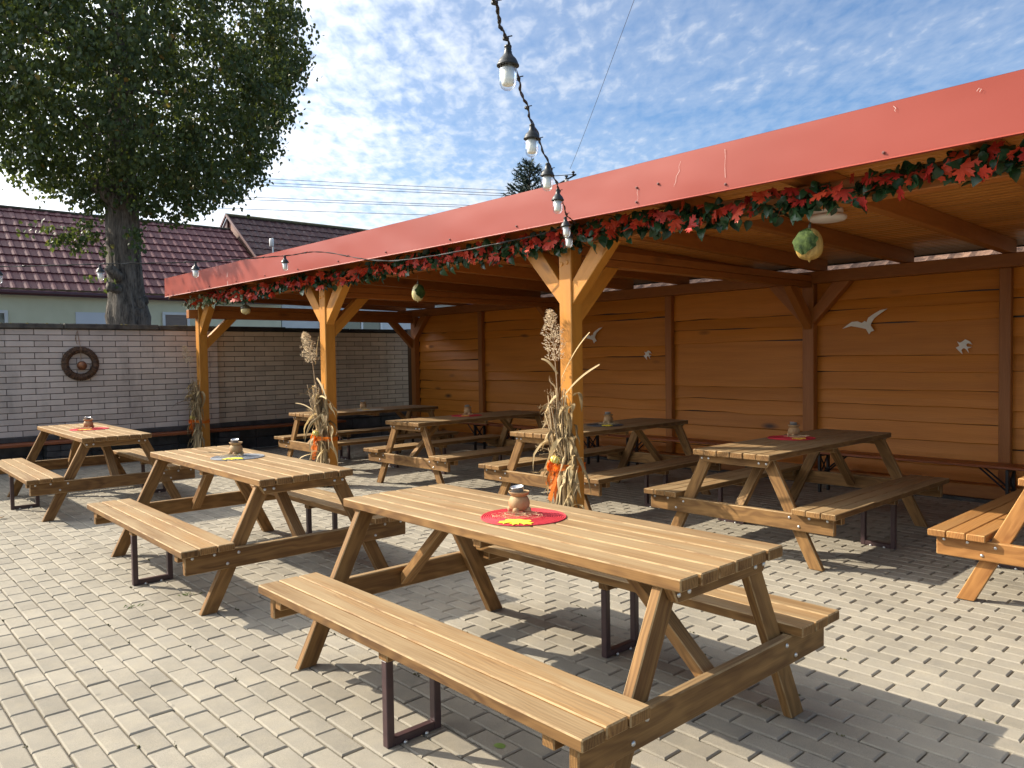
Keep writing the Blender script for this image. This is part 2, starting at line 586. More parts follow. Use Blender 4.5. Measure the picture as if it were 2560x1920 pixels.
def mat_paver():
    m, nt, b = new_mat('concrete_paver')
    o = objco(nt)
    r = attr(nt, 'rnd')
    sp = noise(nt, o, 420, 3, 0.7)
    bl = noise(nt, o, 2.2, 5, 0.6)
    st = noise(nt, o, 11, 5, 0.65)
    c = ramp(nt, sp, [(0.30, (0.185, 0.164, 0.128)), (0.50, (0.315, 0.283, 0.225)), (0.75, (0.395, 0.360, 0.292))])
    v = M_(nt, 'ADD', M_(nt, 'MULTIPLY', r, 0.20), 0.78)
    v = M_(nt, 'ADD', v, M_(nt, 'MULTIPLY', M_(nt, 'SUBTRACT', bl, 0.5), 0.45))
    v = M_(nt, 'ADD', v, M_(nt, 'MULTIPLY', M_(nt, 'SUBTRACT', st, 0.5), 0.40))
    c = node(nt, 'ShaderNodeHueSaturation', {'Color': c, 'Value': M_(nt, 'MINIMUM', v, 1.3), 'Saturation': M_(nt, 'ADD', 0.75, M_(nt, 'MULTIPLY', st, 0.5))}).outputs[0]
    sta = noise(nt, vmap(nt, o, (1, 1, 1), (7, 3, 0)), 0.9, 6, 0.7)
    c = mixc(nt, M_(nt, 'MULTIPLY', ramp(nt, sta, [(0.54, (0, 0, 0)), (0.70, (1, 1, 1))]), 0.2), c, (0.15, 0.135, 0.105))
    # small dark spots (old chewing gum, oil)
    vo = node(nt, 'ShaderNodeTexVoronoi', {'Vector': o, 'Scale': 2.3}).outputs['Distance']
    c = mixc(nt, ramp(nt, M_(nt, 'ADD', vo, M_(nt, 'MULTIPLY', st, 0.02)), [(0.035, (0.6, 0.6, 0.6)), (0.06, (0, 0, 0))]), c, (0.13, 0.12, 0.105))
    set_in(nt, b, Base_Color=c, Roughness=0.9, Specular_IOR_Level=0.25)
    h = M_(nt, 'ADD', M_(nt, 'MULTIPLY', sp, 1.0), M_(nt, 'MULTIPLY', noise(nt, o, 130, 3), 0.6))
    set_in(nt, b, Normal=bump(nt, h, 0.45, 0.004))
    return m


def mat_joint():
    m, nt, b = new_mat('joint_sand')
    o = objco(nt)
    n = noise(nt, o, 9, 5)
    n2 = noise(nt, o, 150, 3)
    c = ramp(nt, n, [(0.35, (0.16, 0.13, 0.09)), (0.6, (0.10, 0.085, 0.055)), (0.72, (0.045, 0.055, 0.022))])
    c = mixc(nt, M_(nt, 'MULTIPLY', n2, 0.6), c, (0.26, 0.22, 0.16))
    set_in(nt, b, Base_Color=c, Roughness=1.0, Normal=bump(nt, n2, 0.8, 0.01))
    return m


def mat_brick(name, c1, c2, dirt=0.5):
    m, nt, b = new_mat(name)
    o = objco(nt)
    r = attr(nt, 'rnd')
    n = noise(nt, o, 5, 5)
    nf = noise(nt, vmap(nt, o, (1, 40, 220)), 1.0, 3)
    c = mixc(nt, r, c1, c2)
    v = M_(nt, 'ADD', 0.72, M_(nt, 'ADD', M_(nt, 'MULTIPLY', n, 0.36), M_(nt, 'MULTIPLY', nf, 0.22)))
    c = node(nt, 'ShaderNodeHueSaturation', {'Color': c, 'Value': v}).outputs[0]
    d = noise(nt, vmap(nt, o, (1, 2.0, 0.8)), 1.0, 5, 0.65)
    c = mixc(nt, M_(nt, 'MULTIPLY', ramp(nt, d, [(0.55, (0, 0, 0)), (0.75, (1, 1, 1))]), dirt), c, (0.10, 0.09, 0.08))
    set_in(nt, b, Base_Color=c, Roughness=0.75, Normal=bump(nt, nf, 0.25, 0.004))
    return m


def mat_leaf(name, c1, c2, c3=None, trans=0.35, rough=0.45, p3=0.06):
    m, nt, b = new_mat(name)
    r = attr(nt, 'rnd')
    stops = [(0.0, c1), (0.85 if c3 is None else 0.8, c2)]
    if c3 is not None:
        stops += [(1 - p3, c2), (1 - p3 + 0.02, c3)]
    c = ramp(nt, r, stops)
    n = noise(nt, objco(nt), 40, 3)
    c = node(nt, 'ShaderNodeHueSaturation', {'Color': c, 'Value': M_(nt, 'ADD', 0.75, M_(nt, 'MULTIPLY', n, 0.5))}).outputs[0]
    set_in(nt, b, Base_Color=c, Roughness=rough, Specular_IOR_Level=0.4)
    tl = node(nt, 'ShaderNodeBsdfTranslucent', {'Color': mixc(nt, 0.35, c, (0.30, 0.34, 0.03), 'MIX') if c3 is not None else c})
    mx = node(nt, 'ShaderNodeMixShader', {0: trans, 1: b.outputs[0], 2: tl.outputs[0]})
    nt.links.new(mx.outputs[0], nt.nodes['Material Output'].inputs[0])
    return m


# ------------------------------------------------------------------ SETTING: ground, pavement
def build_ground():
    # one large sheet to the horizon
    n = 40
    xs = np.linspace(-1, 1, n)
    xs = np.sign(xs) * np.abs(xs) ** 3 * 900
    X, Y = np.meshgrid(xs, xs)
    V = np.stack([X.ravel(), Y.ravel() + 10, np.full(X.size, -0.09)], -1)
    F = [(i * n + j, i * n + j + 1, (i + 1) * n + j + 1, (i + 1) * n + j) for i in range(n - 1) for j in range(n - 1)]
    m = surf('street_asphalt', (0.05, 0.05, 0.048), (0.085, 0.082, 0.078), 3, 0.9, 0.4)
    tag(fast_mesh('ground', V, np.array(F), m), kind='structure')
    # the bedding sand that shows in the joints
    mb = MB()
    c = [LW(-8.45, -13, -0.012), LW(11, -13, -0.012), LW(11, 4.4, -0.012), LW(-8.45, 4.4, -0.012)]
    mb.add(c, [(0, 1, 2, 3)])
    tag(mb.build('joint_sand_bed', mat_joint()), kind='structure')
    # the pavers: real chamfered stones in running bond
    px, py, J = 0.210, 0.105, 0.0055
    ch, cz = 0.0065, 0.005
    nx0, nx1 = int(-8.3 / px) - 1, int(9.5 / px)
    ny0, ny1 = int(-9.5 / py), int(4.05 / py)
    ii, jj = np.meshgrid(np.arange(nx0, nx1), np.arange(ny0, ny1))
    ii = ii.ravel()
    jj = jj.ravel()
    cx = (ii + 0.5 * (jj % 2)) * px + 0.03
    cy = jj * py + 0.02
    keep = (cx > -8.22) & (cy < 3.98)
    cx, cy, jj = cx[keep], cy[keep], jj[keep]
    N = len(cx)
    hx = px / 2 - J / 2 + rng.normal(0, 0.0007, N)
    hy = py / 2 - J / 2 + rng.normal(0, 0.0006, N)
    cx = cx + rng.normal(0, 0.0014, N)
    cy = cy + rng.normal(0, 0.0012, N)
    ang = rng.normal(0, 0.0035, N)
    zt = rng.normal(0, 0.0006, N)
    tx = rng.normal(0, 0.003, N)
    ty = rng.normal(0, 0.004, N)
    sg = np.array([(-1, -1), (1, -1), (1, 1), (-1, 1)])
    V = np.zeros((N, 12, 3))
    for lv, (ins, dz) in enumerate(((ch, 0.0), (0.0, -cz), (0.0, -0.03))):
        for k in range(4):
            lx = sg[k, 0] * (hx - ins)
            ly = sg[k, 1] * (hy - ins)
            V[:, lv * 4 + k, 0] = cx + lx * np.cos(ang) - ly * np.sin(ang)
            V[:, lv * 4 + k, 1] = cy + lx * np.sin(ang) + ly * np.cos(ang)
            V[:, lv * 4 + k, 2] = zt + lx * tx + ly * ty + dz
    Fq = [(0, 1, 2, 3)]
    for lv in (0, 1):
        for k in range(4):
            Fq.append((lv * 4 + k, lv * 4 + 4 + k, lv * 4 + 4 + (k + 1) % 4, lv * 4 + (k + 1) % 4))
    Fq = np.array(Fq)
    F = (Fq[None] + (np.arange(N) * 12)[:, None, None]).reshape(-1, 4)
    V = V.reshape(-1, 3)
    c, s = math.cos(ROT), math.sin(ROT)
    Wd = np.stack([P1.x + V[:, 0] * c - V[:, 1] * s, P1.y + V[:, 0] * s + V[:, 1] * c, V[:, 2]], -1)
    rn = np.repeat(rng.random(N), 12)
    tag(fast_mesh('pavement', Wd, F, mat_paver(), rnd=rn), kind='structure')


build_ground()


# ------------------------------------------------------------------ brick wall on the left
def brick_segment(name, x, y0, y1, z0, z1, label, brick_m, coping, shift=0.0, left_end=False):
    root = empty(name, FR @ Tm(0, 0, 0), label, 'wall')
    L, Hc, J = 0.350, 0.0835, 0.0095
    bk = MB()
    z = z1 - Hc
    k = 0
    while z > z0 - 0.02:
        y = y0 - 0.35 - (0.175 if k % 2 else 0.0) + shift
        while y < y1:
            a, e = max(y, y0), min(y + L, y1)
            if e - a > 0.03:
                d = random.uniform(-0.002, 0.002)
                bk.box((x - 0.03, a + J / 2, z + J / 2), (x + d, e - J / 2, z + Hc - J / 2), 0.003, 1)
            y += L
        z -= Hc
        k += 1
    bk.build('brickwork', brick_m, root)
    mo = MB()
    mo.box((x - 0.24, y0, 0.0), (x - 0.012, y1, z1), 0.002)
    mo.build('mortar', M_mortar, root)
    pl = MB()
    yy = y0
    while yy < y1:
        e = min(yy + 0.62, y1)
        for zz in (0.0, 0.19):
            pl.box((x - 0.2, yy + 0.004, zz + 0.004), (x + 0.015 + random.uniform(0, 0.01), e - 0.004, zz + 0.186), 0.008)
        yy = e
    pl.build('plinth', M_plinth, root)
    lg = MB()
    lg.box((x - 0.1, y0 + 0.002, 0.385), (x + 0.05, y1 - 0.002, z0 - 0.005), 0.012, 1)
    lg.build('ledge', M_ledge, root)
    cp = MB()
    yy = y0 - (0.05 if left_end else 0)
    while yy < y1:
        e = min(yy + random.uniform(1.2, 1.5), y1)
        cp.box((x - 0.30, yy + 0.003, z1 + 0.004), (x + 0.045 + random.uniform(-0.006, 0.006), e - 0.003, z1 + 0.075 + random.uniform(-0.008, 0.006)), 0.01, 1)
        yy = e
    cp.build('coping', coping, root)
    return root


M_mortar = surf('dark_mortar', (0.085, 0.068, 0.056), (0.14, 0.112, 0.095), 12, 0.95, 0.3)
M_plinth = surf('dark_concrete', (0.04, 0.038, 0.036), (0.085, 0.08, 0.075), 7, 0.9, 0.4)
M_ledge = surf('stained_ledge', (0.035, 0.030, 0.028), (0.09, 0.08, 0.072), 6, 0.9, 0.5)
M_moss = surf('mossy_coping', (0.045, 0.038, 0.033), (0.13, 0.115, 0.09), 9, 0.95, 0.6)
M_tar = surf('tarred_coping', (0.010, 0.010, 0.010), (0.03, 0.028, 0.026), 9, 0.8, 0.5)
M_brickL = mat_brick('pale_clinker', (0.50, 0.415, 0.345), (0.63, 0.53, 0.445), 0.5)
M_brickR = mat_brick('cream_clinker', (0.47, 0.38, 0.28), (0.60, 0.49, 0.36), 0.35)
wl = brick_segment('brick_wall', -8.3, -9.5, 0.46, 0.47, 1.965, 'pale brick garden wall in the open with wreath and mossy coping', M_brickL, M_moss, 0.03)
wr = brick_segment('brick_wall', -8.36, 0.465, 4.6, 0.47, 1.965, 'cream brick wall section behind the shelter tables under black coping', M_brickR, M_tar, 0.12)
# moss tufts on the left coping
mo = MB()
for i in range(420):
    y = random.uniform(-4, 0.4)
    s = random.uniform(0.006, 0.018)
    mo.lathe([(s, 0), (s * 0.9, s * 0.5), (s * 0.4, s * 0.9)], 6, Tm(-8.3 + random.uniform(-0.25, 0.045), y, 2.034))
mo.build('moss', surf('moss', (0.08, 0.075, 0.02), (0.22, 0.17, 0.05), 30, 1.0, 0.6, rv=0.6), wl)


# ------------------------------------------------------------------ the timber shelter
def build_shelter():
    root = empty('timber_shelter', FR, 'long open timber shelter with red metal fascia and orange plank back wall', 'shelter')
    H = 0.065
    XL, XR = -8.0, 7.2
    s = 3.877
    # posts
    for k in (-2, -1, 0, 1):
        mb = MB()
        x = k * s
        mb.box((x - H, -H, 0.0), (x + H, H, 2.322), 0.006, 2)
        o = mb.build('post', MW_post, root)
        for dx, dz in ((-0.032, 2.19), (0.025, 2.2)):
            pg = MB()
            pg.lathe([(0.017, 0), (0.017, 0.004), (0.013, 0.007)], 14, Tm(x + dx, -H, dz) @ Rm(R(90), 'X'))
            pg.build('peg', MW_post, o)
    for k in (-2, -1, 0, 1):
        mb = MB()
        x = k * s + (0.045 if k == -2 else 0)
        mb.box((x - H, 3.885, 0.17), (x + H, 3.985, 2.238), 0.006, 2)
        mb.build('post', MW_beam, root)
    # front and back purlins
    mb = MB()
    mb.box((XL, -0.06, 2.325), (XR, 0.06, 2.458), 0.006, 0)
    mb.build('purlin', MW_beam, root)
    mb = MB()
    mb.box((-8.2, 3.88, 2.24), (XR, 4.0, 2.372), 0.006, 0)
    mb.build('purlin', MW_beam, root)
    # tie beams
    for k in (-2, -1, 0, 1):
        mb = MB()
        x = k * s
        y0 = -0.20 if k == -2 else 0.067
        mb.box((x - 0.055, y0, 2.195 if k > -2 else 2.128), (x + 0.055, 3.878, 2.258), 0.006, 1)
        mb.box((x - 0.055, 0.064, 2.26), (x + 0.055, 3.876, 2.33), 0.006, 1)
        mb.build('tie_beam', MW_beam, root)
    # braces
    for k in (-2, -1, 0, 1):
        x = k * s
        for sg in (-1, 1):
            if (k == -2 and sg < 0):
                continue
            mb = MB()
            a, b_ = x + sg * H, x + sg * 0.485
            c_ = x + sg * 0.285
            zl, zh, zt = 1.872, 2.05, 2.323
            q = [(a, -0.05, zl), (b_, -0.05, zt), (a, 0.05, zl), (b_, 0.05, zt), (a, -0.05, zh), (c_, -0.05, zt), (a, 0.05, zh), (c_, 0.05, zt)]
            mb.hexa(q, 0.005, 0)
            mb.build('brace', MW_post, root)
            mb = MB()
            q = [(p[0], p[1] + 3.93, p[2] - 0.085) for p in q]
            mb.hexa(q, 0.005, 0)
            mb.build('brace', MW_beam, root)
        for y, sg in ((H, 1), (3.883, -1)):
            mb = MB()
            zt = 2.193 if k > -2 else 2.126
            q = [(x - 0.045, y, zt - 0.47), (x - 0.045, y + sg * 0.48, zt), (x + 0.045, y, zt - 0.47), (x + 0.045, y + sg * 0.48, zt),
                 (x - 0.045, y, zt - 0.30), (x - 0.045, y + sg * 0.31, zt), (x + 0.045, y, zt - 0.30), (x + 0.045, y + sg * 0.31, zt)]
            mb.hexa(q, 0.005, 0)
            mb.build('brace', MW_post if sg > 0 else MW_beam, root)
    # rafters
    for k in range(-9, 8):
        x = 0.10 + 0.925 * k
        mb = MB()
        w = 0.04
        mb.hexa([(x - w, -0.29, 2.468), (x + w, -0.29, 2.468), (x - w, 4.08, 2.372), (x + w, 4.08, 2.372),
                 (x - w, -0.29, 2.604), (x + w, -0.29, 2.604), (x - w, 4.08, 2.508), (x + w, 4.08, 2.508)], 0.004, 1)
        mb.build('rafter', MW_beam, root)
    # ceiling of tongue and groove boards
    mb = MB()
    y = -0.30
    while y < 4.42:
        e = y + 0.096
        zz = 2.606 - (y + 0.3) * 0.0222
        x0 = -8.25
        while x0 < XR:
            x1 = min(XR, x0 + random.choice((2.775, 3.7, 1.85)) if x0 > -8.2 else x0 + random.uniform(1, 3))
            mb.box((x0 + 0.001, y, zz), (x1 - 0.001, e - 0.0015, zz + 0.018), 0.0035, 0)
            x0 = x1
        y = e
    mb.build('ceiling', MW_ceil, root)
    mb = MB()
    mb.box((-8.28, -0.31, 2.66), (XR, 4.62, 2.70), 0.004)
    mb.build('roof_sheet', M_fascia, root)
    mb = MB()
    mb.box((-8.28, 4.52, 2.492), (XR, 4.55, 2.655), 0.004)
    mb.box((-8.285, -0.29, 2.44), (-8.262, 4.515, 2.655), 0.004)
    mb.build('edge_board', MW_dark, root)
    # fascia: two folded sheets, the right one lapped over the left
    for i, (x0, x1, d) in enumerate(((-8.3, 0.955, 0.0), (0.92, XR, 0.004))):
        nx = int((x1 - x0) / 0.12)
        V = []
        F = []
        G = []
        strips = ([(-0.30, 2.7435, 0), (-0.338, 2.7425, 0)], [(-0.3395, 2.741, 0), (-0.34, 2.69, 0.7), (-0.34, 2.62, 1), (-0.34, 2.55, 1), (-0.34, 2.50, 0.6), (-0.34, 2.462, 0.2)],
                  [(-0.3402, 2.4615, 0), (-0.347, 2.453, 0)], [(-0.3472, 2.4525, 0), (-0.31, 2.454, 0)])
        mb = MB()
        for prof in strips:
            V = []
            F = []
            m = len(prof)
            for a in range(nx + 1):
                x = x0 + (x1 - x0) * a / nx
                zo = 0.024 * max(0, min(1, (-x - 1.5) / 6.8))
                for (py, pz, wv) in prof:
                    dy = wv * (0.0022 * math.sin(x * 2.3 + i) + 0.0016 * math.sin(x * 5.1 + pz * 9) + 0.0010 * math.sin(x * 11 + pz * 23))
                    if abs(x - 1.0) < 0.4:      # the dented lap joint
                        dy += wv * 0.004 * math.sin((x - 1.0) * 14) * (1 - abs(x - 1.0) / 0.4)
                    if i == 0 and x > 0.5:
                        dy *= 1 - (x - 0.5) / 0.46
                    if i == 1 and x < 1.5:
                        dy *= (x - 0.92) / 0.58
                    V.append((x, py + dy - d, pz + zo))
            for a in range(nx):
                for j in range(m - 1):
                    F.append((a * m + j, a * m + j + 1, (a + 1) * m + j + 1, (a + 1) * m + j))
            mb.add(V, F)
        fo = mb.build('fascia', M_fascia, root, smooth=True)
        if i == 1:
            marks = [[(1.30, 2.69), (1.285, 2.66), (1.29, 2.63), (1.265, 2.60), (1.262, 2.57), (1.245, 2.54)], [(1.62, 2.70), (1.622, 2.65), (1.618, 2.60), (1.621, 2.53)],
                     [(2.60, 2.715), (2.612, 2.70), (2.604, 2.693), (2.611, 2.685)], [(2.98, 2.69), (2.99, 2.702), (3.0, 2.695), (2.992, 2.683)], [(0.955, 2.575), (0.95, 2.55), (0.957, 2.52), (0.948, 2.49)]]
            for mk in marks:
                sm = MB()
                sm.ribbon([(x, -0.3462 - d, z) for x, z in mk], [0.0008 + 0.0022 * random.random() for _ in mk], (1, 0, 0))
                sm.build('scratch', M_scratch, fo)
        xs = [-8.15, -7.3, -6.5, -5.6, -4.75, -3.9, -3.0, -2.1, -1.1, -0.25] if i == 0 else [0.94, 0.943, 1.12, 1.62, 2.55, 3.5, 4.4, 5.3]
        for q, x in enumerate(xs):
            sc = MB()
            z = 2.49 if not (i == 1 and q == 1) else 2.585
            if i == 1 and q == 2:
                z = 2.58
            sc.lathe([(0.0085, 0), (0.0085, 0.003), (0.0055, 0.0035), (0.005, 0.0085)], 8, Tm(x, -0.343 - d, z + 0.02 * max(0, min(1, (-x - 1.5) / 6.8))) @ Rm(R(90), 'X'))
            sc.build('screw', M_screw, fo)
    # back wall: waney-edged boards in bays, studs between
    tops = [0.135, 0.31, 0.53, 0.72, 0.89, 1.065, 1.25, 1.44, 1.61, 1.79, 1.93, 2.06, 2.245]
    xs = [-7.645 + 0.0, -5.80, -3.877, -1.94, 0.0, 1.94, 3.877, 5.8, 7.2]
    for i in range(len(xs) - 1):
        x0, x1 = xs[i], xs[i + 1]
        zs = [tops[0]]
        sel = [t for t in tops[1:-1] if random.random() > 0.13]
        zs += [t + random.uniform(-0.03, 0.03) for t in sel] + [tops[-1]]
        mb = MB()
        for j in range(len(zs) - 1):
            zb, zt = zs[j], zs[j + 1]
            n = 34
            ph = [random.uniform(0, 6.28) for _ in range(4)]
            am = random.choice((0.002, 0.003, 0.005, 0.008))
            tilt = random.uniform(-0.012, 0.012)
            V = []
            G = []
            F = []
            ox, oy = random.uniform(-40, 40), random.uniform(-40, 40)
            rnd = random.random()
            yb = 3.978 + random.uniform(-0.004, 0.004)
            for a in range(n + 1):
                t = a / n
                x = x0 + (x1 - x0) * t
                w = am * (math.sin(t * 5 + ph[0]) + 0.6 * math.sin(t * 11 + ph[1]) + 0.35 * math.sin(t * 23 + ph[2])) + tilt * (t - 0.5) * 2
                if j == 0:
                    w = 0
                z0 = zb + w
                pts = [(4.03, z0 + 0.002), (yb + 0.004, z0), (yb, z0 + 0.006), (yb + 0.012, (z0 + zt) / 2), (yb + 0.030, zt - 0.002 + 0.004 * math.sin(t * 9 + ph[3]) if j < len(zs) - 2 else 2.25)]
                for (py, pz) in pts:
                    V.append((x, py, pz))
                    G.append((x - x0 + ox, pz - zb - w * 0.7 + oy, 0.0))
            for a in range(n):
                for q in range(4):
                    F.append((a * 5 + q, (a + 1) * 5 + q, (a + 1) * 5 + q + 1, a * 5 + q + 1))
            mb.add(V, F, G, rnd)
        mb.build('wall_panel', MW_fence, root)
    bk = MB()
    bk.box((-7.75, 4.035, 0.05), (7.2, 4.06, 2.24), 0.002)  # black sheet added so the gaps between boards look like dark shade
    bk.build('gap_shade_backing', M_black, root)
    for x in (-5.8, -1.94, 1.94, 5.8):
        mb = MB()
        mb.box((x - 0.05, 3.91, 0.172), (x + 0.05, 3.985, 2.238), 0.005, 2)
        mb.build('stud', MW_beam, root)
    mb = MB()
    mb.box((-7.8, 3.84, 0.035), (7.2, 3.98, 0.168), 0.006, 0)
    mb.build('sill', MW_beam, root)
    mb = MB()
    mb.box((-7.8, 3.80, -0.03), (7.2, 4.05, 0.032), 0.006, 0)
    mb.build('footing', M_plinth, root)
    # dark corner trim next to the brick wall
    mb = MB()
    mb.box((-7.95, 3.93, 0.0), (-7.80, 4.02, 2.0), 0.005, 2)
    mb.build('corner_trim', MW_dark, root)
    return root


build_shelter()


# ------------------------------------------------------------------ picnic tables
def build_table():
    root = empty('picnic_table', Matrix.Identity(4))
    LX = 1.035
    mb = MB()
    for i in range(6):
        y = (i - 2.5) * 0.1055
        dz = random.uniform(-0.0012, 0.0012)
        dx = random.uniform(-0.004, 0.004)
        mb.box((-LX + dx, y - 0.0495, 0.718 + dz), (LX + dx, y + 0.0495, 0.76 + dz), 0.0045, 0)
    mb.build('tabletop', MW_table, root)
    bolt = MB()
    bolt.lathe([(0.0095, 0), (0.0095, 0.002), (0.008, 0.0045), (0.005, 0.0065)], 12)
    bolt_o = None
    for sy in (-1, 1):
        mb = MB()
        for i in range(3):
            y = sy * 0.6235 + (i - 1) * 0.1035
            dz = random.uniform(-0.001, 0.001)
            dx = random.uniform(-0.004, 0.004)
            mb.box((-LX + dx, y - 0.049, 0.371 + dz), (LX + dx, y + 0.049, 0.411 + dz), 0.0045, 0)
        mb.build('seat', MW_table, root)
    bolts = []
    for sx in (-1, 1):
        for sy in (-1, 1):
            mb = MB()
            x0, x1 = sx * 0.925 - 0.02, sx * 0.925 + 0.02
            o, t = sy * 0.648, sy * 0.292
            oi, ti = sy * 0.552, sy * 0.196
            mb.hexa([(x0, o, 0.0), (x1, o, 0.0), (x0, oi, 0.0), (x1, oi, 0.0), (x0, t, 0.717), (x1, t, 0.717), (x0, ti, 0.717), (x1, ti, 0.717)], 0.004, 2)
            mb.build('leg', MW_table, root)
        mb = MB()
        xa, xb = (0.946, 0.986) if sx > 0 else (-0.986, -0.946)
        mb.box((xa, -0.742, 0.257), (xb, 0.742, 0.370), 0.005, 1)
        be = mb.build('seat_beam', MW_table, root)
        for sy in (-1, 1):
            for (y, z) in ((0.432, 0.342), (0.50, 0.288), (0.575, 0.352), (0.70, 0.352)):
                bolts.append((be, sx * 0.986, sy * y, z, sx))
        mb = MB()
        c0, c1 = -0.295, 0.295
        mb.hexa([(xa, c0 + 0.03, 0.662), (xb, c0 + 0.03, 0.662), (xa, c1 - 0.03, 0.662), (xb, c1 - 0.03, 0.662),
                 (xa, c0, 0.7175), (xb, c0, 0.7175), (xa, c1, 0.7175), (xb, c1, 0.7175)], 0.005, 1)
        br = mb.build('top_bearer', MW_table, root)
        for y in (-0.262, -0.205, 0.205, 0.262):
            bolts.append((br, sx * 0.986, y, 0.692, sx))
        mb = MB()
        q = [(sx * 0.945, -0.035, 0.272), (sx * 0.945, 0.035, 0.272), (sx * 0.945, -0.035, 0.336), (sx * 0.945, 0.035, 0.336),
             (sx * 0.47, -0.035, 0.717), (sx * 0.47, 0.035, 0.717), (sx * 0.53, -0.035, 0.717), (sx * 0.53, 0.035, 0.717)]
        mb.hexa(q, 0.004, 2)
        mb.build('brace', MW_table, root)
        for sy in (-1, 1):
            mb = MB()
            ya, yb = (0.50, 0.755) if sy > 0 else (-0.755, -0.50)
            xc = sx * 0.876
            mb.box((xc - 0.026, ya, 0.322), (xc + 0.026, yb, 0.3705), 0.004, 1)
            mb.build('cleat', MW_table, root)
    mb = MB()
    mb.box((-0.025, -0.29, 0.680), (0.025, 0.29, 0.7175), 0.004, 1)
    mb.build('cleat', MW_table, root)
    for sy in (-1, 1):
        mb = MB()
        ya, yb = (0.495, 0.756) if sy > 0 else (-0.756, -0.495)
        mb.box((-0.03, ya, 0.334), (0.03, yb, 0.3705), 0.004, 1)
        mb.build('cleat', MW_table, root)
        mb = MB()
        y0, y1 = sy * 0.515, sy * 0.735
        for y in (y0, y1):
            mb.box((-0.017, y - 0.0165, 0.0), (0.017, y + 0.0165, 0.333), 0.003, 2)
        lo, hi = sorted((y0, y1))
        mb.box((-0.0165, lo + 0.017, 0.0005), (0.0165, hi - 0.017, 0.033), 0.003, 1)
        fr = mb.build('steel_frame', M_steel, root)
        for y in (0.575, 0.675):
            bolts.append((fr, 0.022, sy * y, 0.004, 1))
    me = None
    for (par, x, y, z, sx) in bolts:
        if me is None:
            o = bolt.build('bolt', M_bolt, par, smooth=True)
            me = o.data
        else:
            o = bpy.data.objects.new('bolt', me)
            COL.objects.link(o)
            o.parent = par
        o.location = (x, y, z)
        o.rotation_euler = (0, R(90) * sx, 0)
    return root


TABLES = [  # x, y, angle, label
    (0.057, 3.382, -0.8328, 'large sunlit picnic table nearest the camera, with red mat and candle pot'),
    (-1.957, 5.560, -0.8456, 'sunlit picnic table in mid yard with a grey mat and candle pot'),
    (-4.528, 8.298, -0.8462, 'picnic table in front of the pale brick wall with wreath'),
    (2.317, 6.250, -2.4004, 'half shaded picnic table with red mat, right of the nearest corn-wrapped post'),
    (0.931, 7.844, -2.3750, 'picnic table standing right behind the nearest corn-wrapped post'),
    (-0.508, 9.398, -2.3667, 'picnic table inside the shelter between the two nearer corn-wrapped posts'),
    (-2.064, 10.968, -2.4002, 'dark picnic table in the far corner of the shelter by the cream bricks'),
    (3.740, 4.705, -2.3965, 'picnic table cut off by the right edge of the photo'),
]
tbl = build_table()
roots = [tbl] + [copy_tree(tbl) for _ in TABLES[1:]]
for o, (x, y, a, lb) in zip(roots, TABLES):
    o.location = (x, y, 0)
    o.rotation_euler = (0, 0, a)
    tag(o, lb, 'picnic table', 'picnic tables')
for ch in kids(roots[7]):          # the table at the right edge is newer and more orange
    if ch.material_slots[0].material == MW_table:
        ch.material_slots[0].link = 'OBJECT'
        ch.material_slots[0].material = MW_orange


# ------------------------------------------------------------------ table decorations
M_clay = None


def mat_clay():
    m, nt, b = new_mat('speckled_clay')
    o = objco(nt)
    n = noise(nt, o, 22, 5, 0.65)
    f = noise(nt, o, 160, 3)
    c = ramp(nt, n, [(0.32, (0.34, 0.17, 0.07)), (0.55, (0.38, 0.25, 0.115)), (0.75, (0.50, 0.36, 0.18))])
    c = mixc(nt, M_(nt, 'MULTIPLY', f, 0.35), c, (0.28, 0.15, 0.07))
    set_in(nt, b, Base_Color=c, Roughness=0.7, Normal=bump(nt, f, 0.3, 0.004))
    return m


M_clay = mat_clay()
M_bowl = surf('dark_glaze', (0.03, 0.022, 0.02), (0.06, 0.045, 0.04), 20, 0.35, 0.05)
M_alu = surf('aluminium_foil', (0.62, 0.62, 0.62), (0.74, 0.74, 0.75), 30, 0.35, 0.1, metallic=0.7)
M_wax = surf('white_wax', (0.78, 0.76, 0.72), (0.84, 0.82, 0.78), 10, 0.5, 0.0)
M_wick = surf('wick', (0.45, 0.42, 0.38), (0.6, 0.57, 0.5), 40, 0.9, 0.0)


def build_pot():
    r = empty('clay_pot', Matrix.Identity(4))
    b = MB()
    prof = [(0.012, 0.009), (0.032, 0.012), (0.044, 0.024), (0.0485, 0.042), (0.046, 0.060), (0.039, 0.073), (0.034, 0.078)]
    b.lathe(prof, 28)
    b.build('body', M_clay, r, smooth=True)
    b = MB()
    b.lathe([(0.033, 0.076), (0.040, 0.083), (0.0475, 0.094), (0.0485, 0.098), (0.045, 0.098), (0.040, 0.090), (0.020, 0.086)], 28)
    bo = b.build('bowl', M_clay, r, smooth=True)
    g = MB()
    g.lathe([(0.0455, 0.0945), (0.041, 0.0915), (0.025, 0.089), (0.005, 0.088)], 24)
    g.build('glaze', M_bowl, bo, smooth=True)
    for k in range(4):
        a = k * math.pi / 2 + 0.5
        f = MB()
        s = 0.0155
        f.lathe([(s * math.sin(t), s * 1.06 - s * math.cos(t)) for t in np.linspace(0.08, 3.06, 9)], 14, Tm(0.041 * math.cos(a), 0.041 * math.sin(a), 0.0))
        f.build('foot', M_clay, r, smooth=True)
    return r


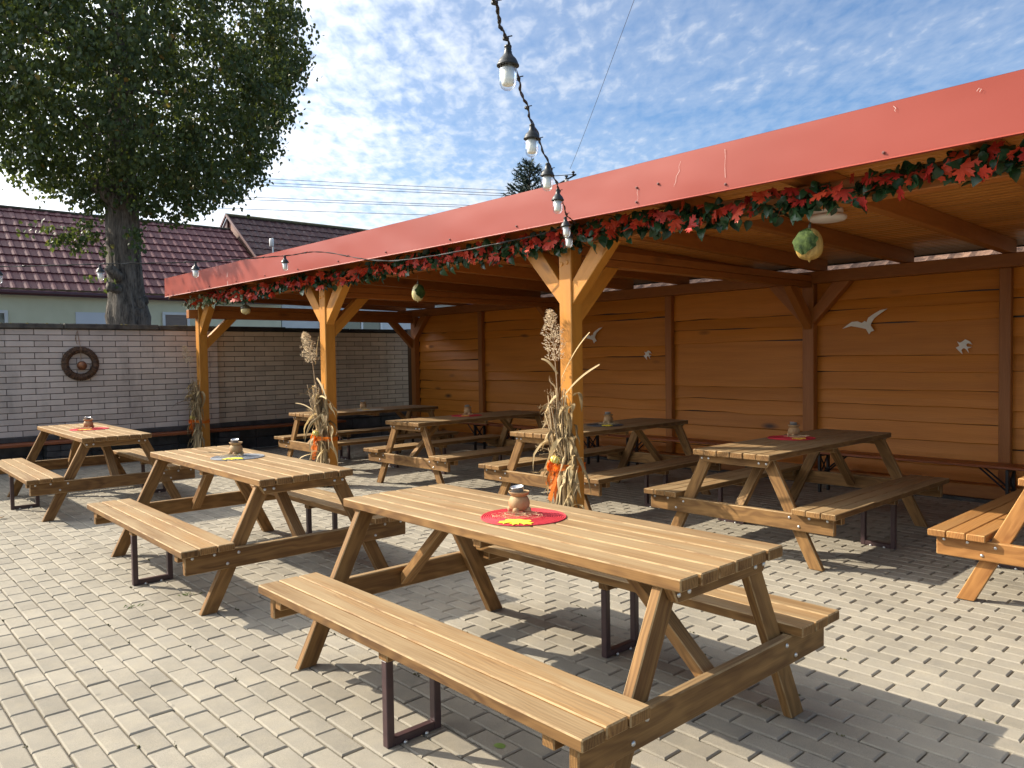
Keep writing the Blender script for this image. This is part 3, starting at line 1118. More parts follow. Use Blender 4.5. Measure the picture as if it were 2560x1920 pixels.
def build_tealight():
    r = empty('tealight', Matrix.Identity(4))
    b = MB()
    b.lathe([(0.0245, 0.0), (0.0262, 0.0185), (0.0268, 0.0188), (0.0268, 0.0195), (0.0252, 0.0195), (0.025, 0.015)], 24)
    b.build('cup', M_alu, r, smooth=True)
    b = MB()
    b.lathe([(0.0248, 0.010), (0.0248, 0.0142), (0.018, 0.0146), (0.002, 0.0140)], 20)
    b.build('wax', M_wax, r, smooth=True)
    b = MB()
    b.tube([(0, 0, 0.0135), (0.001, 0, 0.019), (0.0035, 0.0005, 0.025)], 0.0011, 6)
    b.build('wick', M_wick, r)
    return r


def mat_mat(name, c1, c2):
    m, nt, b = new_mat(name)
    r = attr(nt, 'rnd')
    n = noise(nt, objco(nt), 260, 2)
    c = mixc(nt, M_(nt, 'ADD', M_(nt, 'MULTIPLY', r, 0.4), M_(nt, 'MULTIPLY', n, 0.6)), c1, c2)
    set_in(nt, b, Base_Color=c, Roughness=0.8, Normal=bump(nt, n, 0.5, 0.003))
    return m


MATS = {
    'red': mat_mat('red_braid', (0.42, 0.012, 0.022), (0.58, 0.03, 0.045)),
    'grey': mat_mat('grey_braid', (0.13, 0.14, 0.16), (0.22, 0.235, 0.26)),
    'dark': mat_mat('dark_braid', (0.03, 0.033, 0.04), (0.06, 0.066, 0.075)),
    'beige': mat_mat('beige_braid', (0.32, 0.29, 0.24), (0.46, 0.43, 0.36)),
}
M_felt = surf('yellow_felt', (0.80, 0.62, 0.02), (0.92, 0.74, 0.04), 40, 0.9, 0.2)
M_felto = surf('ochre_felt', (0.72, 0.40, 0.03), (0.80, 0.48, 0.06), 40, 0.9, 0.2)
M_raffia = surf('raffia', (0.50, 0.36, 0.18), (0.68, 0.52, 0.30), 20, 0.8, 0.0)

MAPLE = [(0, 1.0), (0.10, 0.78), (0.24, 0.82), (0.17, 0.50), (0.40, 0.66), (0.50, 0.84), (0.60, 0.70), (0.84, 0.74), (0.72, 0.54), (0.86, 0.44), (0.46, 0.26), (0.66, 0.10), (0.56, -0.04), (0.30, 0.00), (0.10, -0.06), (0.02, -0.12)]


def build_mat(m):
    b = MB()
    for k in range(19):      # spiral braid as concentric ridged rings
        r0 = 0.004 + k * 0.0098
        r1 = r0 + 0.0092
        V = []
        F = []
        n = 56
        for a in range(n):
            t = 2 * math.pi * a / n
            wob = 1 + 0.010 * math.sin(3 * t + k * 0.1)
            for q, (rr, z) in enumerate(((r0, 0.0015), (r0 + 0.0022, 0.0046), (r1 - 0.0022, 0.0046), (r1, 0.0015))):
                V.append((rr * wob * math.cos(t), rr * wob * math.sin(t), z + 0.0006 * ((a % 2) - 0.5) * (q in (1, 2))))
        for a in range(n):
            c = (a + 1) % n
            for q in range(3):
                F.append((a * 4 + q, c * 4 + q, c * 4 + q + 1, a * 4 + q + 1))
        b.add(V, F)
    V = [(0.188 * math.cos(2 * math.pi * a / 56), 0.188 * math.sin(2 * math.pi * a / 56), 0.001) for a in range(56)]
    b.add(V, [tuple(range(56))])
    return b.build('placemat', m)


def build_felt(m):
    b = MB()
    out = MAPLE + [(-x, y) for x, y in MAPLE[::-1][:-1]]
    b.prism([(x * 0.088, (y - 0.4) * 0.098) for x, y in out], 0.0028, Tm(0, 0, 0.0016))
    return b.build('felt_leaf', m)


def build_raffia(seed):
    rd = random.Random(seed)
    b = MB()
    for k in range(16):
        a0 = rd.uniform(0, 6.28)
        rr = rd.uniform(0.03, 0.085)
        cx, cy = rd.uniform(-0.03, 0.03), rd.uniform(-0.025, 0.025)
        sp = rd.uniform(1.5, 4.5)
        pts = []
        for i in range(14):
            t = i / 13
            q = rr * (1 + 0.15 * math.sin(5 * t + k))
            pts.append((cx + q * math.cos(a0 + sp * t) * 1.2, cy + 0.75 * q * math.sin(a0 + sp * t), 0.002 + 0.010 * abs(math.sin(3 * t + k)) + 0.0015 * (k % 4)))
        b.tube(pts, 0.0007, 4)
    return b.build('raffia', M_raffia, None)


DECO = [  # mat, pot, felt positions, mat colour, felt, place words
    ((0.040, 3.396), (0.024, 3.462), (0.010, 3.265), 'red', M_felt, 'on the sunlit nearest table'),
    ((-2.028, 5.690), (-2.066, 5.765), (-2.015, 5.560), 'grey', M_felt, 'on the sunlit table in mid yard'),
    ((-4.556, 8.330), (-4.610, 8.410), (-4.545, 8.220), 'red', M_felto, 'on the table before the brick wall'),
    ((2.301, 6.390), (2.352, 6.470), (2.330, 6.300), 'red', M_felto, 'on the half shaded table'),
    ((0.935, 7.850), (0.985, 7.965), (0.945, 7.760), 'dark', M_felt, 'on the table behind the nearest post'),
    ((-0.560, 9.440), (-0.550, 9.550), (-0.570, 9.340), 'red', M_felto, 'on the table between two posts'),
    ((-1.985, 10.830), (-2.110, 10.960), (-2.030, 10.740), 'beige', M_felto, 'on the table in the far shelter corner'),
]
COLW = {'red': 'red', 'grey': 'grey', 'dark': 'black', 'beige': 'beige'}
pot0, tea0 = build_pot(), build_tealight()
mats0 = {}
for i, (mp, pp, fp, col, fm, wds) in enumerate(DECO):
    pot = pot0 if i == 0 else copy_tree(pot0)
    pot.location = (pp[0], pp[1], 0.7665)
    pot.rotation_euler = (0, 0, 0.7 + i * 0.5)
    tag(pot, 'round clay candle pot with ball feet ' + wds, 'candle pot', 'clay candle pots on the tables')
    tea = tea0 if i == 0 else copy_tree(tea0)
    tea.location = (pp[0] - 0.006, pp[1] - 0.004, 0.7665 + 0.0985)
    tea.scale = (1.1, 1.1, 1.1)
    tea.rotation_euler = (R(5), R(-7), i)
    tag(tea, 'tealight in foil cup in the pot ' + wds, 'tealight', 'tealights in the pots')
    if col in mats0:
        mt = mats0[col].copy()
        COL.objects.link(mt)
    else:
        mt = mats0[col] = build_mat(MATS[col])
    mt.location = (mp[0], mp[1], 0.7612)
    tag(mt, 'round braided %s placemat %s' % (COLW[col], wds), 'placemat', 'round placemats on the tables')
    fl = build_felt(fm)
    fl.location = (fp[0], fp[1], 0.7662)
    fl.rotation_euler = (0, 0, R(165 + 23 * i))
    tag(fl, '%s felt maple leaf lying %s' % ('yellow' if fm is M_felt else 'ochre', wds), 'felt leaf', 'felt leaves on the placemats')
    rf = build_raffia(i)
    rf.location = (pp[0] - 0.01, pp[1] - 0.10, 0.7668)
    tag(rf, 'loose pale raffia strands beside the pot ' + wds, 'raffia', 'raffia strands on the placemats')


# ------------------------------------------------------------------ garlands of leaves under the fascia
IVY = [(0, 1.0), (0.16, 0.80), (0.34, 0.52), (0.44, 0.22), (0.38, 0.0), (0.22, -0.10), (0.06, -0.02), (0.0, 0.02)]
M_redleaf = mat_leaf('red_silk_leaf', (0.36, 0.018, 0.013), (0.56, 0.060, 0.018), None, 0.2, 0.55)
M_greenleaf = mat_leaf('green_silk_leaf', (0.010, 0.032, 0.014), (0.028, 0.075, 0.026), None, 0.15, 0.32)
M_creamleaf = mat_leaf('variegated_leaf', (0.05, 0.10, 0.03), (0.42, 0.44, 0.26), None, 0.2, 0.5)
M_vine = surf('vine_stem', (0.05, 0.06, 0.02), (0.10, 0.09, 0.03), 20, 0.7, 0.0)


def leafM(p, face, spin, droop):
    # leaf plane faces -y of the shelter (outward), tip hanging down
    M = Tm(*p) @ Rm(face, 'Z') @ Rm(droop, 'X') @ Rm(math.pi / 2, 'X') @ Rm(math.pi + spin, 'Z')
    return M


def garland(name, label, x0, x1, green_m, red, dens_g, dens_r, gsize):
    root = empty(name, FR, label, 'garland', 'leaf garlands under the fascia')
    rd = random.Random(int(abs(x0) * 100))
    vine = MB()
    for q in range(3):
        pts = []
        n = int((x1 - x0) / 0.09)
        for i in range(n + 1):
            x = x0 + (x1 - x0) * i / n
            pts.append((x, -0.095 + 0.015 * math.sin(x * 5 + q), 2.38 + 0.03 * math.sin(x * 2.6 + q * 2) + 0.02 * math.sin(x * 7 + q)))
        vine.tube(pts, 0.004, 5)
    vine.build('vine', M_vine, root, smooth=True)
    g = MB()
    for i in range(int((x1 - x0) * dens_g)):
        x = rd.uniform(x0, x1)
        z = 2.378 + rd.gauss(0, 0.048) + 0.022 * math.sin(x * 2.6)
        z = max(2.28, min(2.47, z))
        y = -0.085 - rd.uniform(0, 0.10)
        s = gsize * rd.uniform(0.7, 1.25)
        g.leaf(IVY, s, leafM((x, y, z), rd.gauss(0, 0.7), rd.gauss(0, 0.7), rd.gauss(-0.25, 0.5)), rd.uniform(0.1, 0.5), rd.uniform(0, 0.7), rd.random())
    g.build('green_leaves', green_m, root, smooth=True)
    if red:
        r_ = MB()
        st = MB()
        for i in range(int((x1 - x0) * dens_r)):
            x = x0 + (i + rd.random()) / dens_r
            z = 2.385 + rd.gauss(0, 0.042) + 0.02 * math.sin(x * 2.6)
            z = max(2.31, min(2.455, z))
            y = -0.15 - rd.uniform(0, 0.06)
            s = 0.070 * rd.uniform(0.75, 1.25)
            r_.fanleaf(MAPLE, s, leafM((x, y, z), rd.gauss(0, 0.75), rd.gauss(0, 0.6), rd.gauss(-0.25, 0.5)), rd.uniform(-0.2, 0.5), rd.uniform(-0.2, 0.6), rd.random())
        r_.build('red_leaves', M_redleaf, root, smooth=True)
    return root


garland('leaf_garland', 'long garland of red maple and dark green leaves under the red fascia', -6.9, 6.5, M_greenleaf, True, 125, 22, 0.067)
garland('leaf_garland', 'small cream and green variegated leaf garland at the far left roof end', -8.0, -5.6, M_creamleaf, True, 120, 7, 0.048)


# ------------------------------------------------------------------ string lights
def cable_pts(ctrl, n=26, wob=0.006, seed=0):
    rd = random.Random(seed)
    out = []
    C = [Vector(c) for c in ctrl]
    for i in range(len(C) - 1):
        p0, p1, p2, p3 = C[max(i - 1, 0)], C[i], C[i + 1], C[min(i + 2, len(C) - 1)]
        for k in range(n):
            t = k / n
            q = 0.5 * ((2 * p1) + (p2 - p0) * t + (2 * p0 - 5 * p1 + 4 * p2 - p3) * t * t + (3 * p1 - p0 - 3 * p2 + p3) * t ** 3)
            out.append(q + Vector((rd.gauss(0, 1), rd.gauss(0, 1), rd.gauss(0, 1))) * wob * 0.35)
    out.append(C[-1])
    return out


def lamp_meshes():
    cap = MB()
    cap.lathe([(0.0095, -0.002), (0.0115, -0.004), (0.0115, -0.009), (0.0100, -0.010), (0.0118, -0.014), (0.0104, -0.018), (0.0125, -0.022), (0.0130, -0.028),
               (0.018, -0.036), (0.026, -0.044), (0.0315, -0.054), (0.033, -0.060), (0.0355, -0.062), (0.0355, -0.0665), (0.031, -0.068), (0.029, -0.066)], 24)
    gl = MB()
    gl.lathe([(0.0285, -0.065), (0.0290, -0.085), (0.0285, -0.108), (0.0265, -0.122), (0.021, -0.133), (0.012, -0.1395), (0.003, -0.141)], 24)
    co = MB()
    co.lathe([(0.0195, -0.066), (0.0195, -0.120), (0.0175, -0.125), (0.006, -0.127)], 18)
    return cap, gl, co


LAMPM = None


def add_lamp(root, p, tilt, first):
    global LAMPM
    if LAMPM is None:
        cap, gl, co = lamp_meshes()
        a = cap.build('lamp_socket', M_black, root, smooth=True)
        b = gl.build('globe', M_glass, a, smooth=True)
        c = co.build('lamp_core', M_core, a, smooth=True)
        LAMPM = (a.data, b.data, c.data)
    else:
        a = bpy.data.objects.new('lamp_socket', LAMPM[0])
        COL.objects.link(a)
        a.parent = root
        for nm, d in (('globe', LAMPM[1]), ('lamp_core', LAMPM[2])):
            o = bpy.data.objects.new(nm, d)
            COL.objects.link(o)
            o.parent = a
    a.location = p
    a.rotation_euler = tilt


def string_lights(label, ctrl, lamps, seed, extra=None, two=True):
    root = empty('string_lights', Matrix.Identity(4), label, 'string lights', 'festoon lights strung across the yard')
    cb = MB()
    base = cable_pts(ctrl, 26, 0.0012, seed)
    # two thin twisted wires
    for q in range(2):
        pts = []
        for i, p in enumerate(base):
            a = i * 0.55 + q * math.pi
            d = (base[min(i + 1, len(base) - 1)] - base[max(i - 1, 0)]).normalized()
            s1 = d.cross(Vector((0, 0, 1))).normalized()
            s2 = d.cross(s1)
            wv = 0.004 * math.sin(i * 0.31 + seed) + 0.0018 * math.sin(i * 0.83)
            pts.append(p + (s1 * math.cos(a) + s2 * math.sin(a)) * 0.0030 + s1 * wv)
        cb.tube(pts, 0.0030, 5)
    # small cable ties along the wire
    for i in range(9, len(base), 22):
        p = base[i]
        cb.tube([p + Vector((-0.006, 0, 0.004)), p + Vector((0.02, 0.003, 0.010))], 0.0022, 5)
        cb.tube([p + Vector((-0.007, -0.004, 0)), p + Vector((0.007, 0.004, 0))], 0.007, 6)
    cb.build('cable', M_black, root, smooth=True)
    for k, (p, tl) in enumerate(lamps):
        add_lamp(root, p, tl, k == 0)
        if extra:
            pass
    return root


S1 = [(-0.16, 0.9, 2.60), (-0.06, 1.75, 2.47), (-0.034, 2.2, 2.462), (0.002, 2.47, 2.449), (0.05, 2.9, 2.452), (0.103, 3.35, 2.470), (0.195, 3.9, 2.436), (0.275, 4.4, 2.414), (0.39, 5.3, 2.425), (0.49, 5.72, 2.44)]
string_lights('festoon lights hanging from above the camera to the fascia over the nearest post', S1,
              [((0.004, 2.47, 2.447), (0.03, 0.02, 0)), ((0.103, 3.35, 2.462), (0, 0.03, 0)), ((0.195, 3.9, 2.432), (0.02, 0.03, 0)),
               ((0.275, 4.4, 2.410), (0, 0.02, 0)), ((0.375, 5.25, 2.405), (0, -0.06, 0)), ((0.43, 5.62, 2.385), (0.05, 0.05, 0))], 3)
S2 = [(-6.2, 6.5, 2.30), (-4.42, 6.7, 2.312), (-3.578, 6.8, 2.334), (-2.825, 7.0, 2.365), (-2.10, 7.2, 2.433), (-1.76, 7.28, 2.475), (-1.03, 6.9, 2.335), (0.018, 6.25, 2.40), (0.47, 5.76, 2.44)]
string_lights('festoon lights running from the left edge past the far roof end to the fascia', S2,
              [((-4.40, 6.7, 2.306), (0, 0.02, 0)), ((-3.578, 6.8, 2.330), (0.02, 0, 0)), ((-2.825, 7.0, 2.363), (0, 0.03, 0)), ((-2.08, 7.2, 2.437), (0, 0, 0))], 8)

# ------------------------------------------------------------------ hanging nuts and acorn
M_nut = None


def mat_nut(name, c1, c2):
    m, nt, b = new_mat(name)
    o = objco(nt)
    st = noise(nt, vmap(nt, o, (60, 60, 5)), 1.0, 4, 0.6)
    c = ramp(nt, st, [(0.35, c1), (0.65, c2)])
    set_in(nt, b, Base_Color=c, Roughness=0.4, Normal=bump(nt, st, 0.3, 0.004))
    return m


M_nutA = mat_nut('nut_shell', (0.26, 0.15, 0.035), (0.50, 0.34, 0.10))
M_nutB = mat_nut('acorn_cup', (0.035, 0.035, 0.022), (0.13, 0.11, 0.06))
M_nutC = mat_nut('pale_nut_shell', (0.42, 0.34, 0.14), (0.66, 0.56, 0.28))
M_nutleaf = surf('metal_leaf', (0.012, 0.028, 0.006), (0.07, 0.105, 0.022), 24, 0.75, 0.5, spec=0.2)
M_string = surf('hanging_string', (0.25, 0.15, 0.09), (0.35, 0.22, 0.14), 40, 0.8, 0.0)


def nut(label, p, h, w, shell, leafside, cap_frac, topz, kind):
    root = empty('hanging_' + kind, Tm(*p), label, kind, 'hanging nuts under the front beam')
    b = MB()
    prof = []
    for t in np.linspace(0.06, math.pi * 0.93, 16):
        z = -h / 2 * math.cos(t)
        r = w / 2 * math.sin(t) ** 0.75 * (1 - 0.12 * z / (h / 2))
        prof.append((r, z))
    prof = [(0.003, -h / 2 - h * 0.07), (0.005, -h / 2 - h * 0.05)] + prof
    b.lathe(prof, 26)
    b.build('shell', shell, root, smooth=True)
    if cap_frac:
        c = MB()
        z0 = h / 2 - h * cap_frac
        pr = [(w / 2 * 1.0, z0), (w / 2 * 1.10, z0 + 0.006), (w / 2 * 1.06, z0 + h * cap_frac * 0.4), (w / 2 * 0.75, z0 + h * cap_frac * 0.8), (w / 2 * 0.25, h / 2 + 0.006), (0.008, h / 2 + 0.012), (0.006, h / 2 + 0.035)]
        c.lathe(pr, 24, lobes=16, amp=0.03)
        c.build('cup', M_nutB, root, smooth=True)
    else:
        c = MB()
        c.tube([(0, 0, h / 2 - 0.01), (0.003, 0, h / 2 + 0.02), (0.006, 0, h / 2 + 0.035)], [0.013, 0.008, 0.006], 8)
        c.build('stalk', M_nutB, root, smooth=True)
    if leafside is not None:
        V = []
        F = []
        G = 10
        for i in range(G + 1):
            t = i / G
            z = h / 2 + 0.004 - h * 0.86 * t
            ht = max(0.0, min(1.0, abs(z) / (h / 2)))
            rr = w / 2 * math.sqrt(max(0.02, 1 - ht * ht)) ** 0.75 * 1.05 + 0.005
            hw = (0.15 + 0.95 * math.sin(min(1, t * 1.05) * math.pi) ** 0.7) * (1 + 0.12 * math.sin(t * 19))
            for j in range(G + 1):
                u = (j / G - 0.5) * 2
                a = leafside + u * hw * 0.85
                q = rr + 0.004 * math.sin(u * 12 + t * 15) - 0.004 * (abs(u) < 0.1) + 0.008 * abs(u) ** 3
                V.append((q * math.cos(a), q * math.sin(a), z - 0.03 * abs(u) * h))
        for i in range(G):
            for j in range(G):
                F.append((i * (G + 1) + j, i * (G + 1) + j + 1, (i + 1) * (G + 1) + j + 1, (i + 1) * (G + 1) + j))
        l = MB()
        l.add(V, F)
        l.build('leaf', M_nutleaf, root, smooth=True)
    s = MB()
    s.tube([(0.003, 0, h / 2 + 0.025), (0.001, 0, topz - p[2])], 0.0012, 5)
    s.build('string', M_string, root)
    return root


q = LW(-5.98, -0.06, 2.165)
nut('small acorn with dark cup hanging near the far left roof end', tuple(q), 0.125, 0.125, M_nutC, None, 0.42, 2.28, 'acorn')
q = LW(-2.0, -0.05, 2.11)
nut('pale hanging nut with a green leaf, between the second and nearest post', tuple(q), 0.165, 0.115, M_nutC, R(-50), 0.0, 2.28, 'nut')
q = LW(2.02, -0.09, 2.105)
nut('large hanging nut wrapped in an embossed green leaf below the ceiling lamp', tuple(q), 0.185, 0.155, M_nutA, R(-135), 0.0, 2.30, 'nut')

# ------------------------------------------------------------------ ceiling lamp
root = empty('ceiling_lamp', FR @ Tm(1.425, 1.39, 2.476), 'round white ceiling lamp on the shelter ceiling above the large nut', 'ceiling lamp')
b = MB()
b.lathe([(0.098, 0.046), (0.112, 0.060), (0.112, 0.102)], 32)
b.build('lamp_base', M_whitepl, root, smooth=True)
b = MB()
b.lathe([(0.02, -0.004), (0.09, 0.0), (0.125, 0.008), (0.138, 0.020), (0.138, 0.036), (0.128, 0.046), (0.05, 0.048)], 40)
b.build('diffuser', M_whitepl, root, smooth=True)

# ------------------------------------------------------------------ birds on the back wall
GULL = [(-0.115, -0.006), (-0.065, 0.028), (-0.035, 0.030), (-0.012, 0.020), (0.004, 0.030), (0.012, 0.022), (0.022, 0.046), (0.045, 0.062), (0.082, 0.082), (0.118, 0.088),
        (0.085, 0.066), (0.052, 0.042), (0.036, 0.016), (0.034, 0.004), (0.052, -0.022), (0.034, -0.028), (0.026, -0.040), (0.010, -0.012), (-0.03, -0.002), (-0.07, 0.006)]
SWAL = [(-0.030, 0.026), (-0.018, 0.020), (-0.006, 0.026), (0.006, 0.036), (0.026, 0.026), (0.038, 0.010), (0.018, 0.018), (0.010, 0.010), (0.014, 0.0), (0.036, -0.002), (0.016, -0.010),
        (0.022, -0.030), (0.010, -0.012), (0.0, -0.006), (-0.012, -0.016), (-0.006, -0.036), (-0.024, -0.018), (-0.036, -0.004), (-0.020, 0.004), (-0.022, 0.012)]


def bird(label, x, z, outline, sc, name, ang=0):
    mb = MB()
    mb.prism([(px * sc, pz * sc) for px, pz in outline], 0.008)
    o = mb.build(name, M_bird)
    o.matrix_world = FR @ Tm(x, 3.955, z) @ Rm(R(90), 'X') @ Rm(ang, 'Z')
    return tag(o, label, 'wall bird', 'white birds on the plank wall')


bird('large white wooden gull on the plank wall right of the back post', 0.60, 1.735, GULL, 2.05, 'wall_gull')
bird('small white wooden swallow on the plank wall nearest the right edge', 1.575, 1.50, SWAL, 2.0, 'wall_swallow')
bird('white wooden gull half hidden behind the nearest post', -3.32, 1.72, GULL, 1.75, 'wall_gull')
bird('small white wooden swallow on the plank wall next to the nearest post', -2.31, 1.465, SWAL, 1.75, 'wall_swallow')

# ------------------------------------------------------------------ wreath and bauble on the brick wall
M_willow = surf('willow_wrap', (0.045, 0.022, 0.012), (0.17, 0.09, 0.045), 30, 0.7, 0.3, rv=0.9)
M_copper = surf('copper_ball', (0.16, 0.06, 0.03), (0.34, 0.14, 0.06), 16, 0.35, 0.15, metallic=0.5)
root = empty('willow_wreath', FR @ Tm(-8.275, -1.555, 1.47), 'round brown willow wreath hanging on the pale brick wall', 'wreath')
mb = MB()
ring = [(0.0, 0.198 * math.cos(t), 0.198 * math.sin(t)) for t in np.linspace(0, 2 * math.pi, 41)]
mb.tube(ring, 0.042, 10, caps=False)
for k in range(190):
    t0 = 2 * math.pi * k / 190 + random.uniform(-0.01, 0.01)
    tw = random.uniform(-0.14, 0.14)
    pts = []
    for j in range(9):
        a = 2 * math.pi * j / 8
        t = t0 + tw * (j / 8 - 0.5)
        rr = 0.0455 + random.uniform(-0.001, 0.004)
        pts.append((0.04 * 0 + rr * math.sin(a), (0.198 + rr * math.cos(a)) * math.cos(t), (0.198 + rr * math.cos(a)) * math.sin(t)))
    mb.tube(pts, 0.0042, 4)
mb.build('willow_ring', M_willow, root)
mb = MB()
mb.tube([(0.03, 0.0, 0.16), (0.05, 0.003, 0.2), (0.03, 0.0, 0.25), (-0.02, -0.004, 0.35), (-0.02, -0.02, 0.48)], 0.0045, 5)
mb.tube([(0.04, 0.0, 0.16), (0.03, 0.002, 0.05)], 0.006, 5)
mb.tube([(-0.015, -0.03, 0.28), (-0.015, -0.05, 0.36), (-0.015, -0.03, 0.46)], 0.004, 5)
mb.build('cord', M_string, root)
mb = MB()
mb.lathe([(0.066 * math.sin(t), -0.066 * math.cos(t)) for t in np.linspace(0.05, 3.09, 18)], 24)
o = mb.build('bauble', M_copper, None, smooth=True)
o.matrix_world = FR @ Tm(-8.235, -1.545, 1.44)
tag(o, 'shiny copper brown ball hanging in the middle of the wreath', 'bauble')


# ------------------------------------------------------------------ corn sheaves tied to the posts
M_stalk = surf('dry_stalk', (0.13, 0.085, 0.042), (0.42, 0.30, 0.155), 9, 0.8, 0.2, rv=0.7, stretch=(1, 1, 0.3))
M_husk = mat_leaf('dry_corn_leaf', (0.16, 0.10, 0.042), (0.60, 0.45, 0.23), None, 0.25, 0.7)
M_plume = mat_leaf('reed_plume', (0.50, 0.38, 0.24), (0.74, 0.62, 0.44), None, 0.35, 0.8)
M_gourd = None


def mat_gourd():
    m, nt, b = new_mat('gourd_skin')
    o = objco(nt)
    sp = node(nt, 'ShaderNodeSeparateXYZ', {0: o})
    a = M_(nt, 'ARCTAN2', sp.outputs[1], sp.outputs[0])
    s = M_(nt, 'SINE', M_(nt, 'MULTIPLY', a, 10.0))
    n = noise(nt, o, 60, 3)
    c = ramp(nt, M_(nt, 'ADD', M_(nt, 'MULTIPLY', s, 0.35), n), [(0.35, (0.62, 0.44, 0.07)), (0.75, (0.66, 0.58, 0.22)), (0.95, (0.25, 0.30, 0.06))])
    set_in(nt, b, Base_Color=c, Roughness=0.35)
    return m


M_gourd = mat_gourd()


def mat_tulle():
    m, nt, b = new_mat('orange_tulle')
    o = objco(nt)
    n = noise(nt, o, 90, 2)
    c = ramp(nt, n, [(0.35, (0.85, 0.16, 0.004)), (0.65, (0.95, 0.27, 0.015))])
    set_in(nt, b, Base_Color=c, Roughness=0.6)
    tl = node(nt, 'ShaderNodeBsdfTranslucent', {'Color': c})
    m1 = node(nt, 'ShaderNodeMixShader', {0: 0.4, 1: b.outputs[0], 2: tl.outputs[0]})
    tr = node(nt, 'ShaderNodeBsdfTransparent')
    m2 = node(nt, 'ShaderNodeMixShader', {0: 0.22, 1: m1.outputs[0], 2: tr.outputs[0]})
    nt.links.new(m2.outputs[0], nt.nodes['Material Output'].inputs[0])
    return m


M_tulle = mat_tulle()


def sheaf(x, label, glabel, seed, plume, gz, ph, blades, dark=False, lean=-1.0, big=1.0):
    rd = random.Random(seed)
    root = empty('corn_sheaf', FR @ Tm(x, 0, 0), label, 'corn sheaf', 'corn sheaves tied to the shelter posts')
    # the sheaf stands before the post, wrapping its -y side and both flanks
    st = MB()
    for k in range(105):
        a = rd.uniform(-1.25, 1.25)
        r0 = rd.uniform(0.07, 0.135)
        bx, by = r0 * math.sin(a) * 0.85 - 0.015, -0.065 - r0 * math.cos(a) * 0.62
        hz = rd.uniform(0.62, 1.22)
        tx, ty = bx * rd.uniform(0.6, 1.5) + rd.gauss(-0.01, 0.035), by + rd.gauss(0, 0.03)
        wx, wy = bx * 0.72, -0.065 + (by + 0.065) * 0.75
        ty = min(ty, -0.08)
        flare = 1.15
        pts = [(bx * flare, min(by * flare, -0.075), 0.0), (bx, by, 0.2), (wx, wy, 0.56), ((wx + tx) / 2 + rd.gauss(0, 0.008), (wy + ty) / 2, (0.56 + hz) / 2), (tx, ty, hz)]
        rad = rd.uniform(0.004, 0.010)
        st.tube(pts, [rad * 1.1, rad, rad, rad * 0.9, rad * 0.5], 6)
    # thin dead twigs sticking out
    for k in range(13):
        a = rd.choice((-1, -1, 1)) * rd.uniform(0.3, 1.0)
        z0 = rd.uniform(0.65, 1.1)
        p = Vector((rd.uniform(-0.06, 0.06), -0.13, z0))
        pts = [p]
        d = Vector((math.sin(a), -0.15, rd.uniform(0.3, 0.9))).normalized()
        for j in range(5):
            d = (d + Vector((rd.gauss(0, 0.25), rd.gauss(0, 0.12), rd.gauss(0, 0.25)))).normalized()
            p = p + d * rd.uniform(0.03, 0.06)
            pts.append(p)
        st.tube(pts, [0.003, 0.0026, 0.0022, 0.0018, 0.0014, 0.001], 5)
        for j in range(6):   # seed heads
            c = pts[-1] + Vector((rd.gauss(0, 0.014), rd.gauss(0, 0.010), rd.gauss(0, 0.014)))
            st.lathe([(0.001, -0.005), (0.004, 0), (0.001, 0.005)], 5, Tm(*c))
    st.build('stalks', M_stalk, root, smooth=True)
    hk = MB()
    for k in range(int(98 * big)):
        a = rd.uniform(-1.5, 1.5)
        z0 = rd.choice((rd.uniform(0.5, 1.18), rd.uniform(0.25, 0.6), rd.uniform(0.6, 1.1)))
        r0 = rd.uniform(0.075, 0.118)
        p = Vector((r0 * math.sin(a), -0.06 - r0 * math.cos(a) * 0.62, z0))
        L = rd.uniform(0.10, 0.30) if rd.random() > 0.12 else rd.uniform(0.32, 0.5)
        out = Vector((math.sin(a), -math.cos(a) * 0.7, 0))
        d = (out * rd.uniform(0.15, 0.6) + Vector((0, 0, rd.uniform(-0.9, 0.9)))).normalized()
        pts = [p]
        n = 9
        tw = rd.uniform(-2.5, 2.5)
        sides = []
        s0 = d.cross(out)
        s0 = s0.normalized() if s0.length > 0.05 else Vector((1, 0, 0))
        w0 = rd.uniform(0.016, 0.045)
        g = rd.uniform(0.5, 1.4)
        for j in range(n):
            d = (d + Vector((rd.gauss(0, 0.22), rd.gauss(0, 0.18), -g * 0.42 + rd.gauss(0, 0.2)))).normalized()
            p = p + d * (L / n)
            if p.y > -0.075 and abs(p.x) < 0.075:
                p.y = -0.08
            p.z = max(p.z, 0.012)
            pts.append(p)
        for j in range(n + 1):
            sides.append(tuple(Matrix.Rotation(tw * j / n, 3, 'Z') @ s0))
        wid = [w0 * (0.55 + 0.45 * math.sin(math.pi * min(1, j / n * 1.1 + 0.1))) * (1 - (j / n) ** 3) + 0.0015 for j in range(n + 1)]
        hk.ribbon(pts, wid, sides, None, rd.random(), rd.uniform(0.05, 0.5))
    for (p0, p1, w) in blades:        # long straight leaf blades that stand out
        p0, p1 = Vector(p0), Vector(p1)
        pts = [p0.lerp(p1, t) + Vector((0, 0, 0.025 * math.sin(t * math.pi) - 0.02 * t * t)) for t in np.linspace(0, 1, 10)]
        hk.ribbon(pts, [w * (0.5 + 0.5 * math.sin(math.pi * (0.2 + 0.75 * t))) for t in np.linspace(0, 1, 10)], (0, 0.5, 1), None, rd.uniform(0.5, 1.0), 0.25)
    hk.build('corn_leaves', M_husk, root, smooth=True)
    # reed plume on a long stem
    (px, py, pz), (qx, qy, qz) = plume
    pl = MB()
    pl.tube([(px * 0.2, -0.12, 0.75), (px * 0.6, -0.13, (0.75 + pz) / 2), (px, py, pz), (qx, qy, qz)], [0.005, 0.004, 0.003, 0.001], 6)
